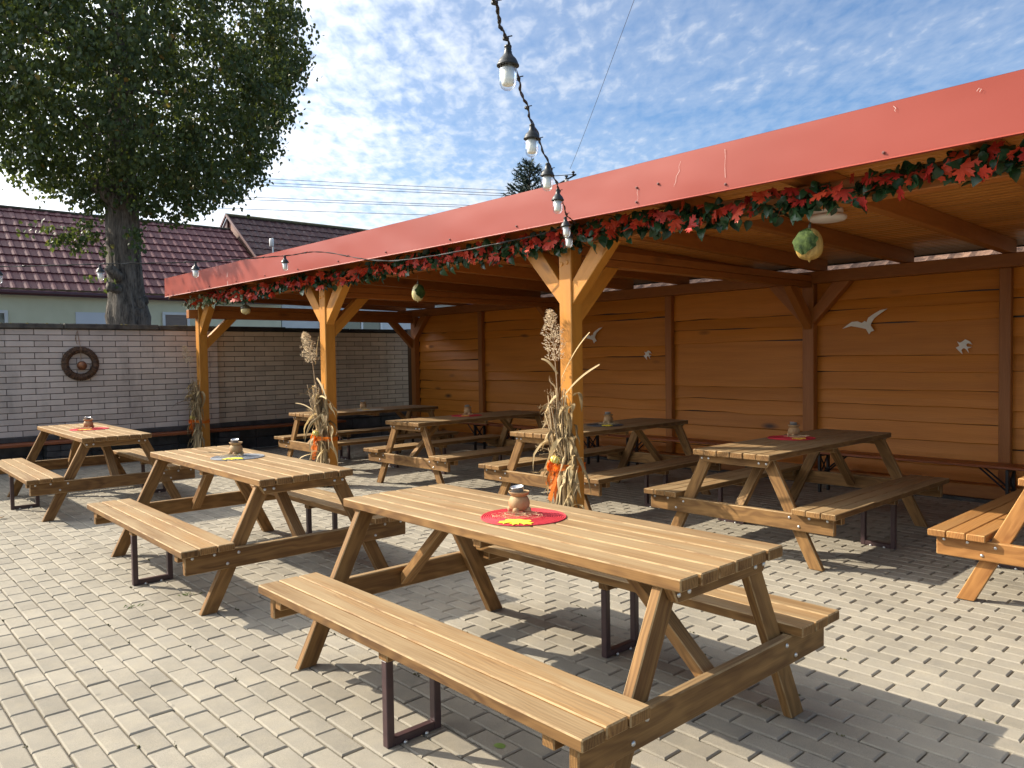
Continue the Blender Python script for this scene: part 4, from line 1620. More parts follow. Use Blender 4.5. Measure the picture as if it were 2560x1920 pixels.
    A, Bv = Vector((px, py, pz)), Vector((qx, qy, qz))
    ax = (Bv - A).normalized()
    for k in range(int(620 * ph)):
        t = rd.random() ** 0.9
        c = A.lerp(Bv, t)
        rad = 0.075 * ph * (math.sin(math.pi * min(1, 0.20 + 0.78 * t)) ** 0.8) * (1 + 0.25 * math.sin(t * 23)) + 0.005
        a = rd.uniform(0, 6.28)
        rr = rad * math.sqrt(rd.random())
        u = ax.orthogonal().normalized()
        v = ax.cross(u)
        o = u * math.cos(a) * rr + v * math.sin(a) * rr
        c2 = c + o + Vector((0.02 * (1 - t) * lean * -0.5, 0, -0.2 * rr))
        dd = (ax * 0.7 + o / (rad + 1e-6) * 0.9 + Vector((rd.gauss(0, 0.4), rd.gauss(0, 0.4), rd.gauss(-0.2, 0.4)))).normalized()
        l = rd.uniform(0.012, 0.028)
        pl.ribbon([c2, c2 + dd * l * 0.5, c2 + dd * l], [0.003, 0.0065, 0.0015], tuple(dd.orthogonal()), None, rd.random())
    pl.build('reed_plume', M_plume, root)
    # ribbon of tulle: a band round the sheaf and post, a knot and hanging tails
    rb = MB()
    pts = []
    for j in range(25):
        a = 2 * math.pi * j / 24
        ex, ey = 0.118 * math.sin(a), -0.045 - 0.125 * math.cos(a)
        if ey > 0.07:
            ey = 0.075
        pts.append((max(-0.125, min(0.125, ex * 1.1)), ey, gz - 0.06 + 0.008 * math.sin(a * 3)))
    rb.ribbon(pts, [0.045 + 0.010 * math.sin(j * 1.7) for j in range(25)], (0, 0, 1), None, 0.5, 0.15)
    for k in range(6):      # gathered tails
        sx = rd.uniform(-0.085, 0.0)
        L = rd.uniform(0.16, 0.34) * big
        pts = []
        for j in range(9):
            t = j / 8
            pts.append((sx - 0.05 * t * lean * -1 + 0.018 * math.sin(4 * t + k), -0.150 - 0.030 * math.sin(t * 2 + k), gz - 0.05 - L * t))
        rb.ribbon(pts, [0.018 + 0.026 * (j / 8) + 0.006 * math.sin(j * 2 + k) for j in range(9)], (1, 0.3 * math.sin(k), 0), None, rd.random(), 0.2 * math.sin(k * 2))
    for k in range(5):     # bow loops
        a0 = rd.uniform(-0.6, 0.6)
        sg = rd.choice((-1, 1))
        pts = []
        for j in range(9):
            t = j / 8 * math.pi
            pts.append((-0.05 + sg * 0.048 * math.sin(t) * rd.uniform(0.8, 1), -0.160 - 0.03 * math.sin(t), gz - 0.05 + 0.028 * math.sin(2 * t) + a0 * 0.03))
        rb.ribbon(pts, 0.026, (0, 0.5, 1), None, rd.random(), 0.2)
    rb.build('tulle_ribbon', M_tulle, root, smooth=True)
    # gourd resting on the knot
    g = empty('ornamental_gourd', FR @ Tm(x - 0.030, -0.162, gz) @ Rm(R(-18), 'X') @ Rm(R(12), 'Y'), glabel, 'gourd', 'gourds on the corn sheaves')
    mb = MB()
    mb.lathe([(0.006, -0.028), (0.022, -0.031), (0.036, -0.022), (0.042, -0.004), (0.039, 0.013), (0.026, 0.026), (0.010, 0.027), (0.004, 0.022)], 40, lobes=10, amp=0.14)
    mb.build('gourd_body', M_gourd, g, smooth=True)
    mb = MB()
    mb.tube([(0, 0, 0.020), (0.002, 0, 0.034), (0.007, 0.002, 0.045)], [0.006, 0.004, 0.0035], 7)
    mb.build('gourd_stem', M_stalk, g, smooth=True)
    return root


sheaf(0.0, 'tall dry corn sheaf tied to the nearest post with an orange ribbon', 'yellow striped gourd on the corn sheaf of the nearest post', 21,
      ((-0.045, -0.14, 1.44), (-0.085, -0.15, 1.83)), 0.655, 1.0,
      [((0.02, -0.13, 1.30), (0.36, -0.18, 1.66), 0.022), ((0.0, -0.13, 1.12), (0.47, -0.2, 1.42), 0.026), ((-0.02, -0.14, 1.33), (-0.16, -0.18, 1.47), 0.02),
       ((-0.03, -0.14, 1.16), (-0.13, -0.17, 1.05), 0.03)], False, -1.0, 1.0)
sheaf(-3.877, 'dry corn sheaf with pale plume tied to the second post, behind the mid-yard table', 'pale striped gourd on the sheaf of the second post', 5,
      ((-0.10, -0.15, 1.46), (-0.235, -0.17, 1.79)), 0.62, 1.05,
      [((-0.02, -0.14, 1.26), (0.30, -0.2, 1.06), 0.022), ((-0.02, -0.14, 1.02), (0.30, -0.2, 1.05), 0.020), ((-0.06, -0.13, 1.42), (0.07, -0.15, 1.76), 0.010),
       ((-0.05, -0.14, 0.85), (-0.45, -0.2, 0.98), 0.012)], False, -1.0, 0.8)
sheaf(-7.754, 'dark shaded corn sheaf tied to the farthest left post by the brick wall', 'small yellow gourd on the shaded sheaf of the farthest left post', 13,
      ((-0.17, -0.13, 1.46), (-0.29, -0.16, 1.72)), 0.62, 0.75,
      [((-0.05, -0.13, 1.12), (-0.45, -0.15, 1.0), 0.014), ((0.0, -0.13, 1.2), (0.2, -0.15, 1.45), 0.01)], True, -1.0, 0.8)


# ------------------------------------------------------------------ benches along the walls
def beer_bench():
    root = empty('folding_bench', Matrix.Identity(4))
    mb = MB()
    mb.box((-1.17, -0.125, 0.405), (1.17, 0.125, 0.432), 0.004, 0)
    mb.build('seat', MW_bench, root)
    for sx in (-1, 1):
        mb = MB()
        x = sx * 0.86
        for y in (-0.095, 0.095):
            mb.box((x - 0.012, y - 0.020, 0.0), (x + 0.012, y + 0.020, 0.40), 0.002)
        mb.box((x - 0.012, -0.074, 0.375), (x + 0.012, 0.074, 0.402), 0.002)
        mb.box((x - 0.01, -0.074, 0.17), (x + 0.01, 0.074, 0.19), 0.002)
        mb.tube([(x, -0.074, 0.19), (x, 0.074, 0.37)], 0.008, 6)
        mb.tube([(x, 0.074, 0.19), (x, -0.074, 0.37)], 0.008, 6)
        mb.tube([(x, -0.06, 0.19), (x - sx * 0.24, -0.05, 0.40)], 0.009, 6)
        mb.tube([(x, 0.06, 0.19), (x - sx * 0.24, 0.05, 0.40)], 0.009, 6)
        mb.build('leg_frame', M_blacksteel, root)
    return root


bb = beer_bench()
for i, (x, lb) in enumerate(((1.265, 'red-brown folding bench against the plank wall under the large gull'),
                             (-1.305, 'red-brown folding bench against the plank wall behind the nearest post table'),
                             (-3.71, 'red-brown folding bench by the plank wall behind the mid shelter table'),
                             (-6.12, 'red-brown folding bench by the plank wall in the far shelter corner'),
                             (3.68, 'red-brown folding bench by the plank wall at the right edge of the photo'))):
    o = bb if i == 0 else copy_tree(bb)
    o.matrix_world = FR @ Tm(x, 3.43, 0)
    tag(o, lb, 'bench', 'folding benches along the plank wall')

root = empty('wall_bench', FR, 'long brown plank bench on brick piers along the brick wall', 'bench')
mb = MB()
for y0, y1 in ((-6.0, -2.9), (-2.895, 0.2), (0.205, 2.6)):
    mb.box((-8.24, y0, 0.352), (-7.97, y1, 0.392), 0.006, 1)
mb.build('seat', MW_bench, root)
for y in (-4.4, -1.9, 0.5, 2.3):
    mb = MB()
    for k in range(4):
        for j in range(2):
            d = 0.12 if k % 2 else 0.0
            mb.box((-8.22, y - 0.17 + j * 0.17, k * 0.086 + 0.004), (-8.0, y + j * 0.17 - 0.004, k * 0.086 + 0.082), 0.004, 1)
    mb.build('pier', M_plinth, root)

# ------------------------------------------------------------------ neighbour's shed roof behind the shelter
M_tile_old = surf('weathered_tiles', (0.07, 0.035, 0.022), (0.24, 0.135, 0.085), 14, 0.9, 0.8)
M_render = surf('pale_render', (0.50, 0.47, 0.42), (0.60, 0.57, 0.52), 3, 0.9, 0.2)


def tile_roof(y_or_x, name):
    pass


def roof_grid(parent, mat, origin, along, up_h, slope_len, rise, length, tile_w, course, wave, step, name='roof', n_per=6):
    """metal or clay tile sheet: origin = eave corner; along, up_h = unit horizontal vectors"""
    L = Vector(along)
    U = Vector(up_h)
    run = math.sqrt(max(0.01, slope_len ** 2 - rise ** 2))
    N = Vector((0, 0, 1)) * (run / slope_len) - U * (rise / slope_len)
    sl = (U * run + Vector((0, 0, rise))) / slope_len
    nu = int(length / tile_w * n_per)
    nc = int(math.ceil(slope_len / course))
    rows = []
    for c in range(nc):
        for f, h in ((0.0, step), (0.06, step * 0.95), (0.55, step * 0.45), (1.0, 0.0)):
            rows.append((min(slope_len, (c + f) * course), h, f < 0.03))
    V = np.zeros((len(rows), nu + 1, 3))
    u = np.linspace(0, length, nu + 1)
    ph = u / tile_w * 2 * math.pi
    w = wave * (np.maximum(np.cos(ph), -0.35) + 0.25 * np.cos(2 * ph))
    base = np.array(origin)[None, :] + u[:, None] * np.array(L)[None, :]
    for r, (s, h, lip) in enumerate(rows):
        sag = 0.018 * np.cos(ph) if lip else 0.0
        V[r] = base + np.array(sl)[None, :] * (s - (sag if np.ndim(sag) == 0 else sag[:, None]) * 1.0) + np.array(N)[None, :] * (w + h)[:, None]
    nr = len(rows)
    idx = np.arange(nr * (nu + 1)).reshape(nr, nu + 1)
    F = np.stack([idx[:-1, :-1], idx[:-1, 1:], idx[1:, 1:], idx[1:, :-1]], -1).reshape(-1, 4)
    return fast_mesh(name, V.reshape(-1, 3), F, mat, parent, rnd=np.zeros(nr * (nu + 1)), smooth=False)


root = empty('neighbour_shed', FR, 'low building with old clay tile roof just behind the plank wall', 'building')
mb = MB()
mb.box((-6.0, 5.3, 0), (9.0, 9.3, 2.40), 0.01)
mb.build('wall', M_render, root)
roof_grid(root, M_tile_old, (-6.2, 5.0, 2.42), (1, 0, 0), (0, 1, 0), 2.75, 1.55, 15.4, 0.22, 0.30, 0.022, 0.03, n_per=5)
mb = MB()
mb.hexa([(-6.1, 7.3, 2.42), (8.9, 7.3, 2.42), (-6.1, 9.4, 2.42), (8.9, 9.4, 2.42), (-6.1, 7.3, 3.9), (8.9, 7.3, 3.9), (-6.1, 9.4, 2.6), (8.9, 9.4, 2.6)], 0.01)
mb.build('rear_roof', M_tile_old, root)


# ------------------------------------------------------------------ houses across the street
def mat_roof(name, c1, c2, lich=0.0, rough=0.38):
    m, nt, b = new_mat(name)
    o = objco(nt)
    n = noise(nt, o, 1.4, 5)
    c = ramp(nt, n, [(0.3, c1), (0.7, c2)])
    if lich:
        l = noise(nt, o, 9, 6, 0.75)
        c = mixc(nt, M_(nt, 'MULTIPLY', ramp(nt, l, [(0.52, (0, 0, 0)), (0.62, (1, 1, 1))]), lich), c, (0.16, 0.15, 0.14))
    set_in(nt, b, Base_Color=c, Roughness=rough, Specular_IOR_Level=0.3, Normal=bump(nt, noise(nt, o, 30, 3), 0.08, 0.01))
    return m


M_roof1 = mat_roof('burgundy_tile_sheet', (0.085, 0.022, 0.028), (0.115, 0.030, 0.037), 0.0, 0.6)
M_roof2 = mat_roof('old_brown_tiles', (0.055, 0.024, 0.026), (0.085, 0.036, 0.036), 0.55, 0.7)
M_green = surf('pale_green_render', (0.66, 0.64, 0.46), (0.72, 0.70, 0.52), 2.5, 0.9, 0.25)
M_white = surf('white_render', (0.62, 0.63, 0.63), (0.70, 0.71, 0.71), 2.5, 0.9, 0.2)
M_wframe = surf('white_window_frame', (0.70, 0.70, 0.70), (0.78, 0.78, 0.78), 6, 0.4, 0.0)
M_pane = surf('window_pane', (0.03, 0.035, 0.04), (0.06, 0.065, 0.07), 2, 0.08, 0.0, spec=0.8)
M_blind = surf('lowered_blind', (0.20, 0.15, 0.13), (0.26, 0.20, 0.17), 3, 0.6, 0.3, stretch=(1, 1, 30))
M_gut = surf('burgundy_gutter', (0.07, 0.018, 0.022), (0.10, 0.026, 0.030), 6, 0.4, 0.0)
M_vergeboard = surf('verge_board', (0.07, 0.020, 0.020), (0.09, 0.028, 0.025), 6, 0.6, 0.0)
M_gable = surf('gable_boards', (0.14, 0.07, 0.05), (0.20, 0.10, 0.07), 6, 0.7, 0.1)


def window(par, x, y0, y1, z0, z1, pane, bars=1):
    fr = MB()
    t = 0.07
    fr.box((x, y0, z1 - t), (x + 0.05, y1, z1), 0.005, 1)
    fr.box((x, y0, z0), (x + 0.05, y1, z0 + t), 0.005, 1)
    for k in range(bars + 1):
        y = y0 + (y1 - y0 - t) * k / bars
        fr.box((x, y, z0 + t), (x + 0.05, y + t, z1 - t), 0.005, 2)
    f = fr.build('window', M_wframe, par)
    p = MB()
    p.box((x - 0.01, y0 + 0.02, z0 + 0.02), (x + 0.02, y1 - 0.02, z1 - 0.02), 0.001)
    p.build('pane', pane, f)
    s = MB()
    s.box((x, y0 - 0.05, z0 - 0.06), (x + 0.12, y1 + 0.05, z0 - 0.005), 0.005, 1)
    s.build('sill', M_wframe, f)
    return f


root = empty('street_house', FR, 'low pale green house with burgundy tile roof behind the brick wall', 'house')
mb = MB()
mb.box((-23.6, -16, -0.09), (-17.0, 5.78, 3.28), 0.01)
mb.build('wall', M_green, root)
roof_grid(root, M_roof1, (-16.72, -16, 3.22), (0, 1, 0), (-1, 0, 0), 4.22, 2.43, 21.68, 0.28, 0.40, 0.016, 0.026)
mb = MB()
mb.hexa([(-24.0, -16, 3.1), (-20.15, -16, 3.1), (-24.0, 5.68, 3.1), (-20.15, 5.68, 3.1), (-24.0, -16, 3.2), (-20.2, -16, 5.66), (-24.0, 5.68, 3.2), (-20.2, 5.68, 5.66)], 0.01)
mb.build('rear_roof', M_roof1, root)
mb = MB()
mb.tube([(-20.17, -16, 5.665), (-20.17, 5.65, 5.665)], 0.05, 8)
mb.build('ridge_cap', surf('mossy_ridge', (0.05, 0.04, 0.03), (0.12, 0.11, 0.07), 8, 0.9, 0.4), root, smooth=True)
mb = MB()
mb.tube([(-16.69, -16, 3.16), (-16.69, 5.7, 3.13)], 0.065, 10)
mb.build('gutter', M_gut, root, smooth=True)
window(root, -16.99, -1.95, -0.99, 1.75, 2.735, M_pane, 2)
window(root, -16.99, 2.45, 3.15, 1.75, 2.79, M_blind, 1)
mb = MB()
mb.box((-16.995, 0.42, 1.6), (-16.97, 1.5, 2.735), 0.004)
mb.build('sign_board', surf('plain_white_board', (0.66, 0.68, 0.74), (0.70, 0.72, 0.78), 1.5, 0.5, 0.0), root)

root = empty('street_house', FR, 'taller house with dark lichened tile roof, just left of the red fascia', 'house')
mb = MB()
mb.box((-24.0, 5.8, -0.09), (-17.0, 26, 3.3), 0.01)
mb.build('wall', M_white, root)
mb = MB()
mb.hexa([(-24.0, 5.82, 3.3), (-17.0, 5.82, 3.3), (-24.0, 6.05, 3.3), (-17.0, 6.05, 3.3), (-20.65, 5.82, 6.0), (-20.55, 5.82, 6.0), (-20.65, 6.05, 6.0), (-20.55, 6.05, 6.0)], 0.01)
mb.build('gable', M_gable, root)
roof_grid(root, M_roof2, (-16.70, 5.75, 3.30), (0, 1, 0), (-1, 0, 0), 4.86, 2.87, 21, 0.28, 0.40, 0.016, 0.026)
mb = MB()
mb.hexa([(-24.6, 5.75, 3.2), (-20.55, 5.75, 3.2), (-24.6, 26, 3.2), (-20.55, 26, 3.2), (-24.6, 5.75, 3.3), (-20.62, 5.75, 6.16), (-24.6, 26, 3.3), (-20.62, 26, 6.16)], 0.01)
mb.build('rear_roof', M_roof2, root)
for sx, xe in ((1, -16.7), (-1, -24.5)):
    mb = MB()
    mb.hexa([(xe, 5.69, 3.30), (-20.6, 5.69, 6.16), (xe, 5.745, 3.30), (-20.6, 5.745, 6.16), (xe, 5.69, 3.38), (-20.6, 5.69, 6.26), (xe, 5.745, 3.38), (-20.6, 5.745, 6.26)], 0.006)
    mb.build('verge_board', M_vergeboard, root)
mb = MB()
mb.tube([(-20.6, 5.7, 6.20), (-20.6, 26, 6.20)], 0.06, 8)
mb.build('ridge_cap', surf('mossy_ridge_dark', (0.05, 0.05, 0.03), (0.12, 0.12, 0.07), 8, 0.9, 0.4), root, smooth=True)
window(root, -16.99, 7.0, 9.2, 1.75, 2.93, M_pane, 3)
mb = MB()
mb.tube([(-18.5, 6.29, 4.50), (-18.5, 6.29, 5.25)], 0.022, 8)
mo_ = mb.build('mast', M_bolt, root)
mb = MB()
mb.lathe([(0.055, 0), (0.07, 0.02), (0.07, 0.22), (0.055, 0.25)], 14, Tm(-18.43, 6.22, 4.97))
mb.build('antenna', M_whitepl, mo_, smooth=True)


# ------------------------------------------------------------------ linden tree
def mat_bark():
    m, nt, b = new_mat('linden_bark')
    o = objco(nt)
    n = noise(nt, vmap(nt, o, (9, 9, 1.6)), 1.0, 6, 0.65, 0.6)
    f = noise(nt, vmap(nt, o, (34, 34, 7)), 1.0, 4, 0.6)
    c = ramp(nt, M_(nt, 'ADD', M_(nt, 'MULTIPLY', n, 0.6), M_(nt, 'MULTIPLY', f, 0.4)), [(0.38, (0.03, 0.024, 0.019)), (0.60, (0.19, 0.16, 0.128))])
    set_in(nt, b, Base_Color=c, Roughness=0.95, Normal=bump(nt, M_(nt, 'ADD', n, M_(nt, 'MULTIPLY', f, 0.5)), 1.0, 0.06))
    return m


def build_linden():
    D = 15.0
    base = Vector((-7.378, D, -0.09))
    root = empty('linden_tree', Tm(*base), 'big leafy linden tree with thick bare trunk behind the brick wall', 'tree')
    rd = random.Random(4)
    K = D / 1938.45

    def px(u, v, dy=0.0):      # local coordinates of a place in the crown, measured from the trunk foot
        return Vector(((u - 330) * K, dy, 2.0 + (812 - v) * K + 0.30))
    tk = MB()
    n = 26
    prof = [(0.0, 0.50), (0.9, 0.47), (1.9, 0.44), (2.30, 0.415), (2.45, 0.43), (2.75, 0.385), (3.1, 0.36), (3.5, 0.35), (3.9, 0.34), (4.3, 0.335), (4.8, 0.32), (5.4, 0.29), (6.2, 0.25), (7.2, 0.19), (8.4, 0.12), (9.6, 0.05)]
    V = []
    F = []
    for i, (z, r) in enumerate(prof):
        ox = 0.03 * math.sin(z * 1.1) - 0.02 * z * 0.3
        for k in range(n):
            a = 2 * math.pi * k / n
            rr = 0.86 * r * (1 + 0.05 * math.sin(5 * a + z * 0.8) + 0.035 * math.sin(9 * a - z) + 0.02 * math.sin(17 * a + z * 2.1))
            if 2.25 < z < 2.6:
                rr *= 1 + 0.10 * max(0, math.cos(a)) + 0.06 * max(0, -math.cos(a))
            V.append((ox + rr * math.cos(a), rr * math.sin(a), z))
    for i in range(len(prof) - 1):
        for k in range(n):
            F.append((i * n + k, i * n + (k + 1) % n, (i + 1) * n + (k + 1) % n, (i + 1) * n + k))
    tk.add(V, F)
    for i in range(9):      # burrs near the foot of the visible trunk and cut branch stubs
        a = rd.choice((0.1, 3.0, -0.4, 2.6, 0.3)) + rd.uniform(-0.3, 0.3)
        z = rd.uniform(2.15, 2.75)
        s = rd.uniform(0.05, 0.10)
        tk.lathe([(s * math.sin(t) * rd.uniform(0.85, 1.1), -s * 1.3 * math.cos(t)) for t in np.linspace(0.05, 3.09, 8)], 9, Tm(0.315 * math.cos(a), 0.315 * math.sin(a), z))
    tk.build('trunk', mat_bark(), root, smooth=True)
    lb = MB()
    stub = [((0.05, -0.25, 4.55), (-0.42, -0.35, 4.95), 0.15), ((0.0, -0.3, 3.15), (-0.1, -0.50, 3.35), 0.10), ((0.0, -0.28, 2.95), (-0.16, -0.45, 3.0), 0.09)]
    for a, b_, r in stub:
        lb.tube([a, Vector(a).lerp(Vector(b_), 0.6), b_], [r * 1.1, r, r * 0.92], 10)
    limb_ends = []
    for i in range(14):
        z0 = rd.uniform(5.2, 8.2)
        a = rd.uniform(0, 6.28)
        L = rd.uniform(1.8, 3.3)
        p = Vector((0.1 * math.cos(a), 0.1 * math.sin(a), z0))
        d = Vector((math.cos(a), math.sin(a), rd.uniform(0.1, 0.8))).normalized()
        pts = [p]
        for j in range(6):
            d = (d + Vector((rd.gauss(0, 0.15), rd.gauss(0, 0.15), rd.gauss(0.0, 0.15) - 0.05 * j))).normalized()
            p = p + d * L / 6
            pts.append(p)
        r0 = rd.uniform(0.035, 0.07)
        lb.tube(pts, [r0 * (1 - 0.14 * j) for j in range(7)], 7)
    lb.build('limbs', bpy.data.materials['linden_bark'], root, smooth=True)['kind'] = 'stuff'
    # crown: leaf clusters inside a union of ellipsoids
    poly = [(-170, -330), (120, -430), (480, -380), (680, -200), (735, -60), (748, 30), (782, 70), (792, 110), (762, 160), (770, 205), (730, 235), (745, 285), (700, 318), (712, 352), (690, 392), (655, 412),
            (648, 452), (615, 470), (632, 500), (590, 522), (556, 508), (520, 545), (470, 530), (440, 558), (400, 560), (372, 520), (300, 515), (268, 560), (240, 545), (205, 520), (190, 492), (150, 455), (122, 478), (70, 470), (58, 415), (30, 372), (-40, 330), (-190, 210)]

    def inside(u, v):
        c = False
        k = len(poly) - 1
        for i in range(len(poly)):
            (x1, y1), (x2, y2) = poly[i], poly[k]
            if (y1 > v) != (y2 > v) and u < (x2 - x1) * (v - y1) / (y2 - y1) + x1:
                c = not c
            k = i
        return c

    def edge_d(u, v):
        best = 1e9
        for i in range(len(poly)):
            (x1, y1), (x2, y2) = poly[i - 1], poly[i]
            t = max(0, min(1, ((u - x1) * (x2 - x1) + (v - y1) * (y2 - y1)) / ((x2 - x1) ** 2 + (y2 - y1) ** 2)))
            best = min(best, math.hypot(u - x1 - t * (x2 - x1), v - y1 - t * (y2 - y1)))
        return best
    clumps = []
    while len(clumps) < 2550:
        u, v = rd.uniform(-200, 800), rd.uniform(-430, 560)
        if not inside(u, v) or (v < -60 and rd.random() < 0.6):
            continue
        e = edge_d(u, v)
        dep = min(3.2, 0.45 + e / 60.0)
        y = dep * (2 * rd.random() ** 0.75 - 1) if rd.random() < 0.35 else -dep * rd.uniform(0.35, 1.0) * (1 if rd.random() < 0.62 else -1)
        r = min(rd.uniform(0.13, 0.36), 0.17 + e * 0.0055)
        clumps.append((px(u, v, y), r, rd.randint(24, 44) if e > 25 else rd.randint(12, 24)))
    # thin drooping sprays that break the outline
    spr = [((60, 455), 10), ((110, 430), 12), ((160, 400), 16), ((190, 480), 8), ((235, 520), 9), ((20, 360), 14), ((500, 520), 14), ((535, 545), 9), ((590, 500), 14), ((625, 515), 6),
           ((430, 545), 10), ((170, 580), 14), ((215, 600), 24), ((250, 610), 26), ((250, 575), 22), ((190, 612), 16), ((235, 630), 14), ((278, 600), 16), ((375, 595), 16), ((388, 620), 10), ((360, 560), 20), ((280, 540), 22), ((300, 520), 20), ((330, 515), 18), ((385, 640), 5), ((265, 705), 4), ((300, 720), 3), ((325, 712), 4), ((120, 585), 5), ((300, 640), 6), ((755, 170), 14), ((790, 90), 14), ((760, 250), 8), ((735, 300), 12), ((690, 370), 12), ((650, 430), 10)]
    for (uv, k) in spr:
        clumps.append((px(uv[0], uv[1], -0.4 if uv[1] > 560 else rd.uniform(-0.5, 0.5)), 0.15 if uv[1] > 560 else 0.19, int(k * (2.4 if uv[1] > 560 else 1.4))))
    C = []
    for (c, r, k) in clumps:
        for j in range(k):
            C.append(c + Vector((rd.gauss(0, r * 0.55), rd.gauss(0, r * 0.55), rd.gauss(0, r * 0.45))))
    C = np.array([tuple(c) for c in C])
    # keep leaves out of the trunk below the crown
    hid = (np.hypot(C[:, 0], C[:, 1]) < 0.33) & (C[:, 2] < 4.6)
    C = C[~hid]
    N = len(C)
    s = rng.uniform(0.055, 0.098, N)
    half = np.array([(0, 0.62), (0.36, 0.18), (0.42, -0.18), (0.20, -0.44), (0, -0.36)])
    # leaf shape: two folded quads, 8 vertices
    out = np.array([(0, 0.66, 0), (0.40, 0.12, 0.10), (0.34, -0.34, 0.08), (0, -0.38, 0), (-0.34, -0.34, 0.08), (-0.40, 0.12, 0.10)])
    # frames: tip mostly down, normal mostly sideways-up
    tip = np.stack([rng.normal(0, 0.55, N), rng.normal(0, 0.55, N), -0.9 + rng.normal(0, 0.45, N)], -1)
    tip /= np.linalg.norm(tip, axis=1)[:, None]
    nr = np.stack([rng.normal(0, 1, N), rng.normal(0, 1, N), rng.normal(0.5, 0.6, N)], -1)
    nr -= tip * np.sum(nr * tip, 1)[:, None]
    nr /= np.linalg.norm(nr, axis=1)[:, None]
    sd = np.cross(tip, nr)
    Vv = C[:, None, :] + s[:, None, None] * (out[None, :, 0:1] * sd[:, None, :] + out[None, :, 1:2] * tip[:, None, :] + out[None, :, 2:3] * nr[:, None, :])
    Fq = np.array([(0, 1, 2, 3), (0, 3, 4, 5)])
    F = (Fq[None] + (np.arange(N) * 6)[:, None, None]).reshape(-1, 4)
    rn = np.repeat(rng.random(N), 6)
    fast_mesh('crown', Vv.reshape(-1, 3), F, mat_leaf('linden_leaf', (0.026, 0.052, 0.022), (0.065, 0.105, 0.034), (0.26, 0.15, 0.03), 0.32, 0.5, 0.02), root, rnd=rn)
    return root


build_linden()


# ------------------------------------------------------------------ spruce, pole and wires beyond the shelter
def build_spruce(base, H, label):
    root = empty('spruce_tree', Tm(*base), label, 'tree')
    rd = random.Random(9)
    t = MB()
    t.tube([(0, 0, 0), (0, 0, H * 0.5), (0.03, 0, H - 0.3), (0.05, 0, H)], [0.22, 0.12, 0.03, 0.008], 8)
    t.build('trunk', bpy.data.materials['linden_bark'], root, smooth=True)
    nd = MB()
    z = H * 0.35
    while z < H - 0.1:
        f = (H - z)
        for k in range(6):
            a = rd.uniform(0, 6.28)
            L = min(2.4, 0.16 + 0.52 * f ** 0.8) * rd.uniform(0.75, 1.1)
            d0 = Vector((math.cos(a), math.sin(a), 0.35))
            pts = [Vector((0, 0, z)) + d0 * (L * q) + Vector((0, 0, -0.10 * L * q + 0.22 * L * q * q)) for q in (0, 0.35, 0.7, 1.0)]
            nd.tube(pts, [0.02, 0.015, 0.01, 0.004], 4)
            m = int(10 + L * 26)
            for j in range(m):
                q = rd.random() ** 0.7
                p = Vector((0, 0, z)) + d0 * (L * q) + Vector((0, 0, -0.10 * L * q + 0.22 * L * q * q))
                dd = (d0 * 0.8 + Vector((rd.gauss(0, 0.6), rd.gauss(0, 0.6), rd.gauss(0.1, 0.5)))).normalized()
                l = rd.uniform(0.10, 0.24)
                nd.ribbon([p, p + dd * l * 0.5, p + dd * l], [0.03, 0.045, 0.006], tuple(dd.orthogonal()), None, rd.random(), 0.4)
        z += 0.14 if z > H * 0.6 else 0.3
    nd.build('branches', mat_leaf('spruce_needles', (0.018, 0.036, 0.026), (0.05, 0.075, 0.05), None, 0.1, 0.6), root)


build_spruce((0.872, 34, -0.09), 10.12, 'dark spruce top rising behind the red fascia')
M_wire = surf('overhead_wire', (0.05, 0.05, 0.055), (0.08, 0.08, 0.085), 5, 0.6, 0.0)
M_pole = surf('concrete_pole', (0.25, 0.24, 0.23), (0.34, 0.33, 0.31), 5, 0.9, 0.2)
root = empty('utility_pole', Tm(2.95, 40, -0.09), 'utility pole crossarm with insulators peeping over the red fascia', 'utility pole')
mb = MB()
mb.tube([(0, 0, 0), (0, 0, 10.6)], [0.17, 0.11], 10)
mb.build('pole_shaft', M_pole, root, smooth=True)
mb = MB()
mb.tube([(-1.6, 0, 9.75), (0.5, 0, 10.85)], 0.045, 6)
mb.tube([(-1.3, 0, 10.75), (0.5, 0, 10.85)], 0.02, 6)
ca = mb.build('crossarm', M_blacksteel, root)
for k, (x, z) in enumerate(((-1.45, 9.95), (-0.95, 10.15), (-0.5, 10.4), (0.0, 10.7), (0.35, 10.9))):
    mb = MB()
    mb.lathe([(0.03, -0.1), (0.09, -0.06), (0.04, 0.0), (0.10, 0.05), (0.04, 0.12)], 8, Tm(x, 0, z))
    mb.build('insulator', M_black, ca)
WIRES = [((-60, 44, 15.4), (1.5, 40, 9.9), 'topmost of the power lines between the linden and the spruce'), ((-60, 44.3, 15.1), (1.9, 40, 9.72), 'second power line below the topmost one'),
         ((-60, 44.6, 14.9), (2.0, 40, 9.60), 'third power line of the upper bundle'), ((-60, 43, 13.6), (2.4, 40, 9.05), 'upper wire of the lower pair of power lines'),
         ((-60, 43.3, 13.4), (2.6, 40, 8.95), 'lower wire of the lower pair of power lines'), ((-60, 41, 12.3), (3.0, 40, 8.5), 'lowest single power line just above the roofs')]
for a, b_, lb in WIRES:
    mb = MB()
    pts = []
    for t in np.linspace(0, 1, 24):
        p = Vector(a).lerp(Vector(b_), t)
        p.z -= 0.25 * 4 * t * (1 - t)
        pts.append(p)
    mb.tube(pts, 0.013, 5)
    tag(mb.build('power_line', M_wire), 'thin ' + lb, 'power line', 'power lines beyond the roofs')
mb = MB()
pts = [Vector((1.2, 6.0, 4.75)).lerp(Vector((3.14, 40, 11.05)), t) + Vector((0, 0, -0.25 * t * (1 - t))) for t in np.linspace(0, 1, 20)]
mb.tube(pts, [0.0022 + 0.008 * t for t in np.linspace(0, 1, 20)], 5)
